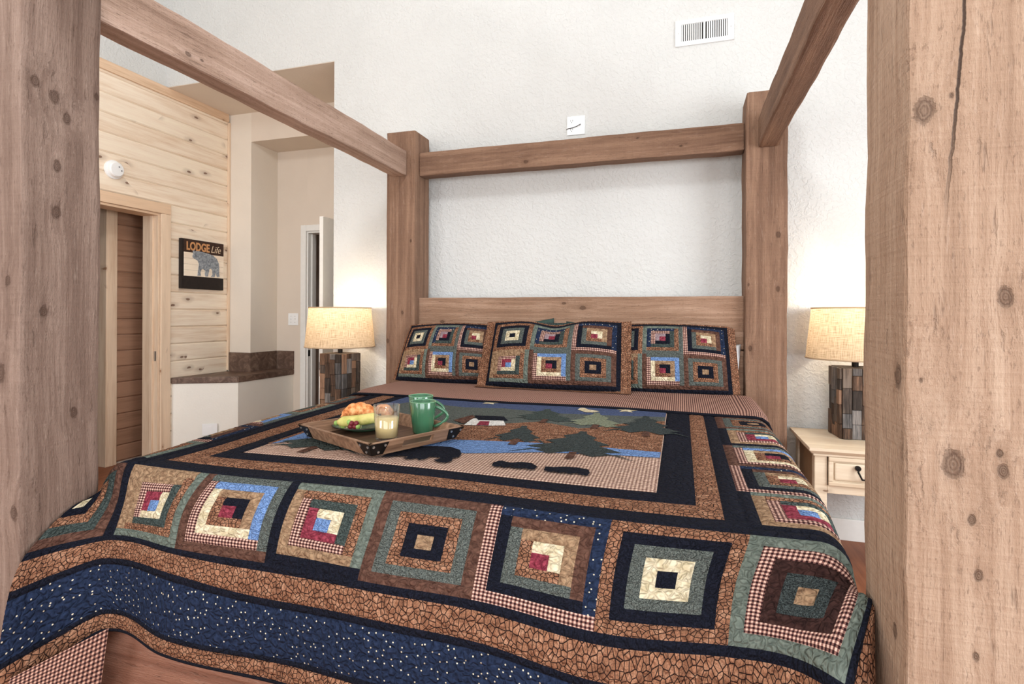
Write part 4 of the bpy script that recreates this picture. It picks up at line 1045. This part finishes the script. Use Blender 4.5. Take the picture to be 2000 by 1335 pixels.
# make the tray a true rectangle along e2
ax = e2/l2; ay = np.array([-ax[1], ax[0], 0]); l1 = abs(e1@ay); cen = tf_+ax*l2/2+ay*l1/2
tray = empty('breakfast_tray', (cen[0], cen[1], TZ), 'brown wooden breakfast tray with black corner plates on the quilt', 'tray', None, None, ang)
hx, hy = l2/2, l1/2; fl = .026; th = .013
k = N('tray_base_wood', .45); v = k.coord(); s = k.noise(k.scale(v, (4, 60, 60)), 1., 4, .6)
M['tray_dark'] = k.fin(k.ramp(s, [(.3, srgb(58, 38, 28)), (.5, srgb(80, 55, 41)), (.7, srgb(104, 76, 58))]))
sb_ = bx('tray_base', -hx+fl, hx-fl, -hy+fl, hy-fl, 0, .008, M['tray_dark'], tray, .002)
def tray_side(p0, p1, inward, handle):
    """flared board from base edge to rim; p0,p1 rim ends"""
    p0, p1, inw = Vector(p0), Vector(p1), Vector(inward)
    d = (p1-p0); Ls = d.length; d.normalize()
    def Q(t, h, off):   # t metres along the rim, h 0..1 height, off thickness inward
        sh = fl*(1-h)
        tt = max(sh, min(Ls-sh, t)) if True else t
        return p0+d*tt+inw*(sh+off)+Vector((0, 0, h*.046))
    xs = [0, Ls*.5-.062, Ls*.5-.055, Ls*.5+.055, Ls*.5+.062, Ls]; hs = [0, .28, .78, 1]
    bm = bmesh.new(); G = {}
    for s_, off in ((0, 0.), (1, th)):
        for i, t in enumerate(xs):
            for j, h in enumerate(hs): G[s_, i, j] = bm.verts.new(Q(t, h, off))
    for i in range(5):
        for j in range(3):
            if handle and i in (1, 2, 3) and j == 1: continue
            bm.faces.new((G[0, i, j], G[0, i+1, j], G[0, i+1, j+1], G[0, i, j+1])); bm.faces.new((G[1, i, j], G[1, i, j+1], G[1, i+1, j+1], G[1, i+1, j]))
    for i in range(5):
        for j in (0, 3): bm.faces.new((G[0, i, j], G[0, i+1, j], G[1, i+1, j], G[1, i, j]))
    for j in range(3):
        for i in (0, 5): bm.faces.new((G[0, i, j], G[0, i, j+1], G[1, i, j+1], G[1, i, j]))
    if handle:
        for i in (1, 2, 3):
            for j in (1, 2): bm.faces.new((G[0, i, j], G[0, i+1, j], G[1, i+1, j], G[1, i, j]))
        for i in (1, 4): bm.faces.new((G[0, i, 1], G[0, i, 2], G[1, i, 2], G[1, i, 1]))
    bmesh.ops.recalc_face_normals(bm, faces=bm.faces[:]); link('tray_side', tomesh('tray_side', bm), M['tray'], tray)
    # corner plates with pins on the outer face
    for e in (0, 1):
        t0 = .0 if e == 0 else Ls-.07
        bm = bmesh.new(); a = []
        for t, h in (((t0, 1), (t0+.07, 1), (t0+.062, 0.04), (t0, 0.04)) if e == 0 else ((t0, 1), (Ls, 1), (Ls, .04), (t0+.008, .04))): a.append(Q(t, h*.93+.02, -.0025))
        b = [q+inw*.0022 for q in a]; A = [bm.verts.new(q) for q in a]; B_ = [bm.verts.new(q) for q in b]
        bm.faces.new(A); bm.faces.new(B_[::-1])
        for i in range(4): bm.faces.new((A[i], A[(i+1) % 4], B_[(i+1) % 4], B_[i]))
        bmesh.ops.recalc_face_normals(bm, faces=bm.faces[:]); pl = link('corner_plate', tomesh('corner_plate', bm), M['iron'], tray)
        for tq, hq in ((.035, .3), (.016, .75), (.058, .75)):
            t = tq if e == 0 else Ls-tq
            if hq < .5: t = .04 if e == 0 else Ls-.04
            c = Q(t, hq, -.0026); n = (-inw+Vector((0, 0, -.4))).normalized()
            link('rivet', tomesh('rivet', tube([c, c+n*.0025], .0042, 8)), M['steel'], pl)
tray_side((-hx, -hy, 0), (hx, -hy, 0), (0, 1, 0), True); tray_side((hx, hy, 0), (-hx, hy, 0), (0, -1, 0), True)
tray_side((-hx, hy, 0), (-hx, -hy, 0), (1, 0, 0), False); tray_side((hx, -hy, 0), (hx, hy, 0), (-1, 0, 0), False)
TT = TZ+.0085
# mugs
k = N('green_glaze', .12); M['glaze'] = k.fin(srgb(62, 110, 80)); k.b.inputs['Specular IOR Level'].default_value = .6
k.b.inputs['Coat Weight'].default_value = .5
def mug(px, label):
    P = on(2, TT, *px); o = empty('coffee_mug', (P[0], P[1], TT), label, 'mug', 'green mugs on the tray')
    link('mug_body', tomesh('mug_body', lathe([(0, 0), (.034, 0), (.037, .004), (.042, .05), (.0475, .112), (.0465, .1145), (.044, .113), (.039, .05), (.034, .01), (0, .008)], 40), True), M['glaze'], o)
    h = [(.041+.052*math.sin(PI*t)**.8*1.0*(1-.15*t), 0, .096-.074*t) for t in np.linspace(0, 1, 15)]
    hd = link('handle', tomesh('handle', tube(h, .0058, 10), True), M['glaze'], o); hd.rotation_euler.z = .30
    hd2 = link('rim', tomesh('rim', tube([(.0465*math.cos(a), .0465*math.sin(a), .1135) for a in np.linspace(0, 2*PI, 41)], .0016, 6), True), plain('green_rim', srgb(120, 168, 130), .2), o)
    return o
mug((826, 844), 'green mug standing in front of its twin beside the juice glass')
mug((822, 829), 'green mug half hidden behind its twin')
# juice glass
k = N('clear_glass', .03); gs = k.n('ShaderNodeBsdfGlossy'); gs.inputs['Roughness'].default_value = .03; gs.inputs[0].default_value = (.95, .97, .97, 1)
tp_ = k.n('ShaderNodeBsdfTransparent'); tp_.inputs[0].default_value = (.985, .99, .99, 1); lw = k.n('ShaderNodeLayerWeight'); lw.inputs[0].default_value = .35
mx = k.n('ShaderNodeMixShader'); k.l(k.math('ADD', k.math('MULTIPLY', lw.outputs['Facing'], .45), .05), mx.inputs[0]); k.l(tp_.outputs[0], mx.inputs[1]); k.l(gs.outputs[0], mx.inputs[2]); k.l(mx.outputs[0], k.out.inputs[0]); M['glass'] = k.m
k = N('orange_juice', .3); M['juice'] = k.fin(srgb(252, 226, 166)); k.b.inputs['Subsurface Weight'].default_value = .0
P = on(2, TT, 755, 857); gl = empty('juice_glass', (P[0], P[1], TT), 'clear tumbler two thirds full of orange juice on the tray', 'glass')
link('tumbler', tomesh('tumbler', lathe([(0, 0), (.036, 0), (.0375, .004), (.0455, .118), (.0442, .118), (.0362, .009), (0, .008)], 40), True), M['glass'], gl)
link('juice', tomesh('juice', lathe([(0, .0085), (.0358, .0095), (.0408, .075), (0, .075)], 40), True), M['juice'], gl)
# plate with croissant, banana, grapes
k = N('plate_glaze', .2); M['plate'] = k.fin(srgb(74, 110, 84))
P = on(2, TT, 710, 837); PL = (P[0], P[1]); plt = empty('side_plate', (P[0], P[1], TT), 'small green rimmed plate with pastry and fruit on the tray', 'plate')
link('plate_body', tomesh('plate_body', lathe([(0, .0), (.06, .0), (.066, .004), (.112, .018), (.112, .021), (.068, .009), (0, .006)], 44), True), M['plate'], plt)
link('plate_rim', tomesh('plate_rim', tube([(.112*math.cos(a), .112*math.sin(a), .020) for a in np.linspace(0, 2*PI, 45)], .0022, 6), True), plain('plate_rim_dark', srgb(44, 40, 36), .3), plt)
k = N('croissant_crust', .6); v = k.coord(); n1 = k.noise(v, 60, 4)
M['crust'] = k.fin(k.ramp(n1, [(.35, srgb(176, 96, 44)), (.5, srgb(226, 148, 88)), (.7, srgb(244, 192, 136))]), k.bump(n1, .4, .004))
def croissant(loc, rz, label, sc=1.):
    n = 46; pts = []; rad = []
    for i in range(n):
        t = i/(n-1)*2-1; a = t*1.05
        pts.append((.07*math.sin(a)*sc, .07*(math.cos(a)-1)*sc, .012*(1-t*t)*sc)); ridge = .9+.14*abs(math.sin((t+1)*PI*2.5))
        rad.append(max(.15, (1-abs(t)**2.2))*ridge)
    o = link('croissant', tomesh('croissant', tube(pts, .031*sc, 16, taper=rad), True), M['crust'], None, loc); o.rotation_euler = (.25, .1, rz)
    return tag(o, label, 'pastry')
P = on(2, TT+.05, 697, 812); croissant((PL[0]-.032, PL[1]+.026, TT+.050), .5, 'golden croissant piled on the green plate', 1.05)
croissant((PL[0]+.062, PL[1]+.05, TT+.052), -.4, 'second golden croissant behind the juice glass', .85)
k = N('banana_skin', .5); n1 = k.noise(k.coord(), 25, 3); M['banana'] = k.fin(k.ramp(n1, [(.35, srgb(190, 182, 96)), (.6, srgb(222, 208, 130))]))
def banana(loc, rz):
    n = 24; pts = []; rad = []
    for i in range(n):
        t = i/(n-1); a = (t-.5)*1.35
        pts.append((.12*math.sin(a), .05*(1-math.cos(a))*1.6-.02, .004)); rad.append(1 if .12 < t < .85 else (.35+.65*t/.12 if t <= .12 else max(.22, 1-(t-.85)/.15*.85)))
    o = link('banana', tomesh('banana', tube(pts, .0195, 10, taper=rad), True), M['banana'], None, loc); o.rotation_euler = (0, -.05, rz)
    tp = link('stem', tomesh('stem', tube([(.078, .018, .004), (.092, .026, .006)], .005, 8)), plain('banana_tip', srgb(70, 60, 34), .7), o)
    return tag(o, 'greenish yellow banana lying along the front of the plate', 'banana')
banana((PL[0]+.012, PL[1]-.052, TT+.0425), ang-.35)
k = N('grape_skin', .25); M['grape'] = [plain('grape_green', srgb(150, 182, 96), .25), plain('grape_red', srgb(120, 44, 50), .25)]
gm = []
for m in M['grape']:
    bm = bmesh.new(); bmesh.ops.create_uvsphere(bm, u_segments=14, v_segments=10, radius=.0095); me = tomesh('grape', bm, True); me.materials.append(m); gm.append(me)
for i, (gx, gy, dz, c) in enumerate(((662, 836, 0, 0), (671, 841, 0, 1), (680, 844, 0, 1), (689, 845, 0, 0), (666, 829, .002, 0), (675, 834, .012, 1), (684, 838, .012, 1), (657, 828, .004, 0), (669, 831, .016, 0))):
    o = bpy.data.objects.new('grape', gm[c]); COL.objects.link(o); P = on(2, TT+.024+dz, gx, gy); dx, dy = P[0]-PL[0], P[1]-PL[1]; rr = math.hypot(dx, dy); q = min(1., .102/rr); dx, dy, rr = dx*q, dy*q, rr*q
    o.location = (PL[0]+dx, PL[1]+dy, TT+.0185+max(0, rr-.062)*.26+dz)
    tag(o, 'small red grape beside the croissant on the plate' if c else 'small green grape at the edge of the plate', 'grape', 'red grapes on the plate' if c else 'green grapes on the plate')
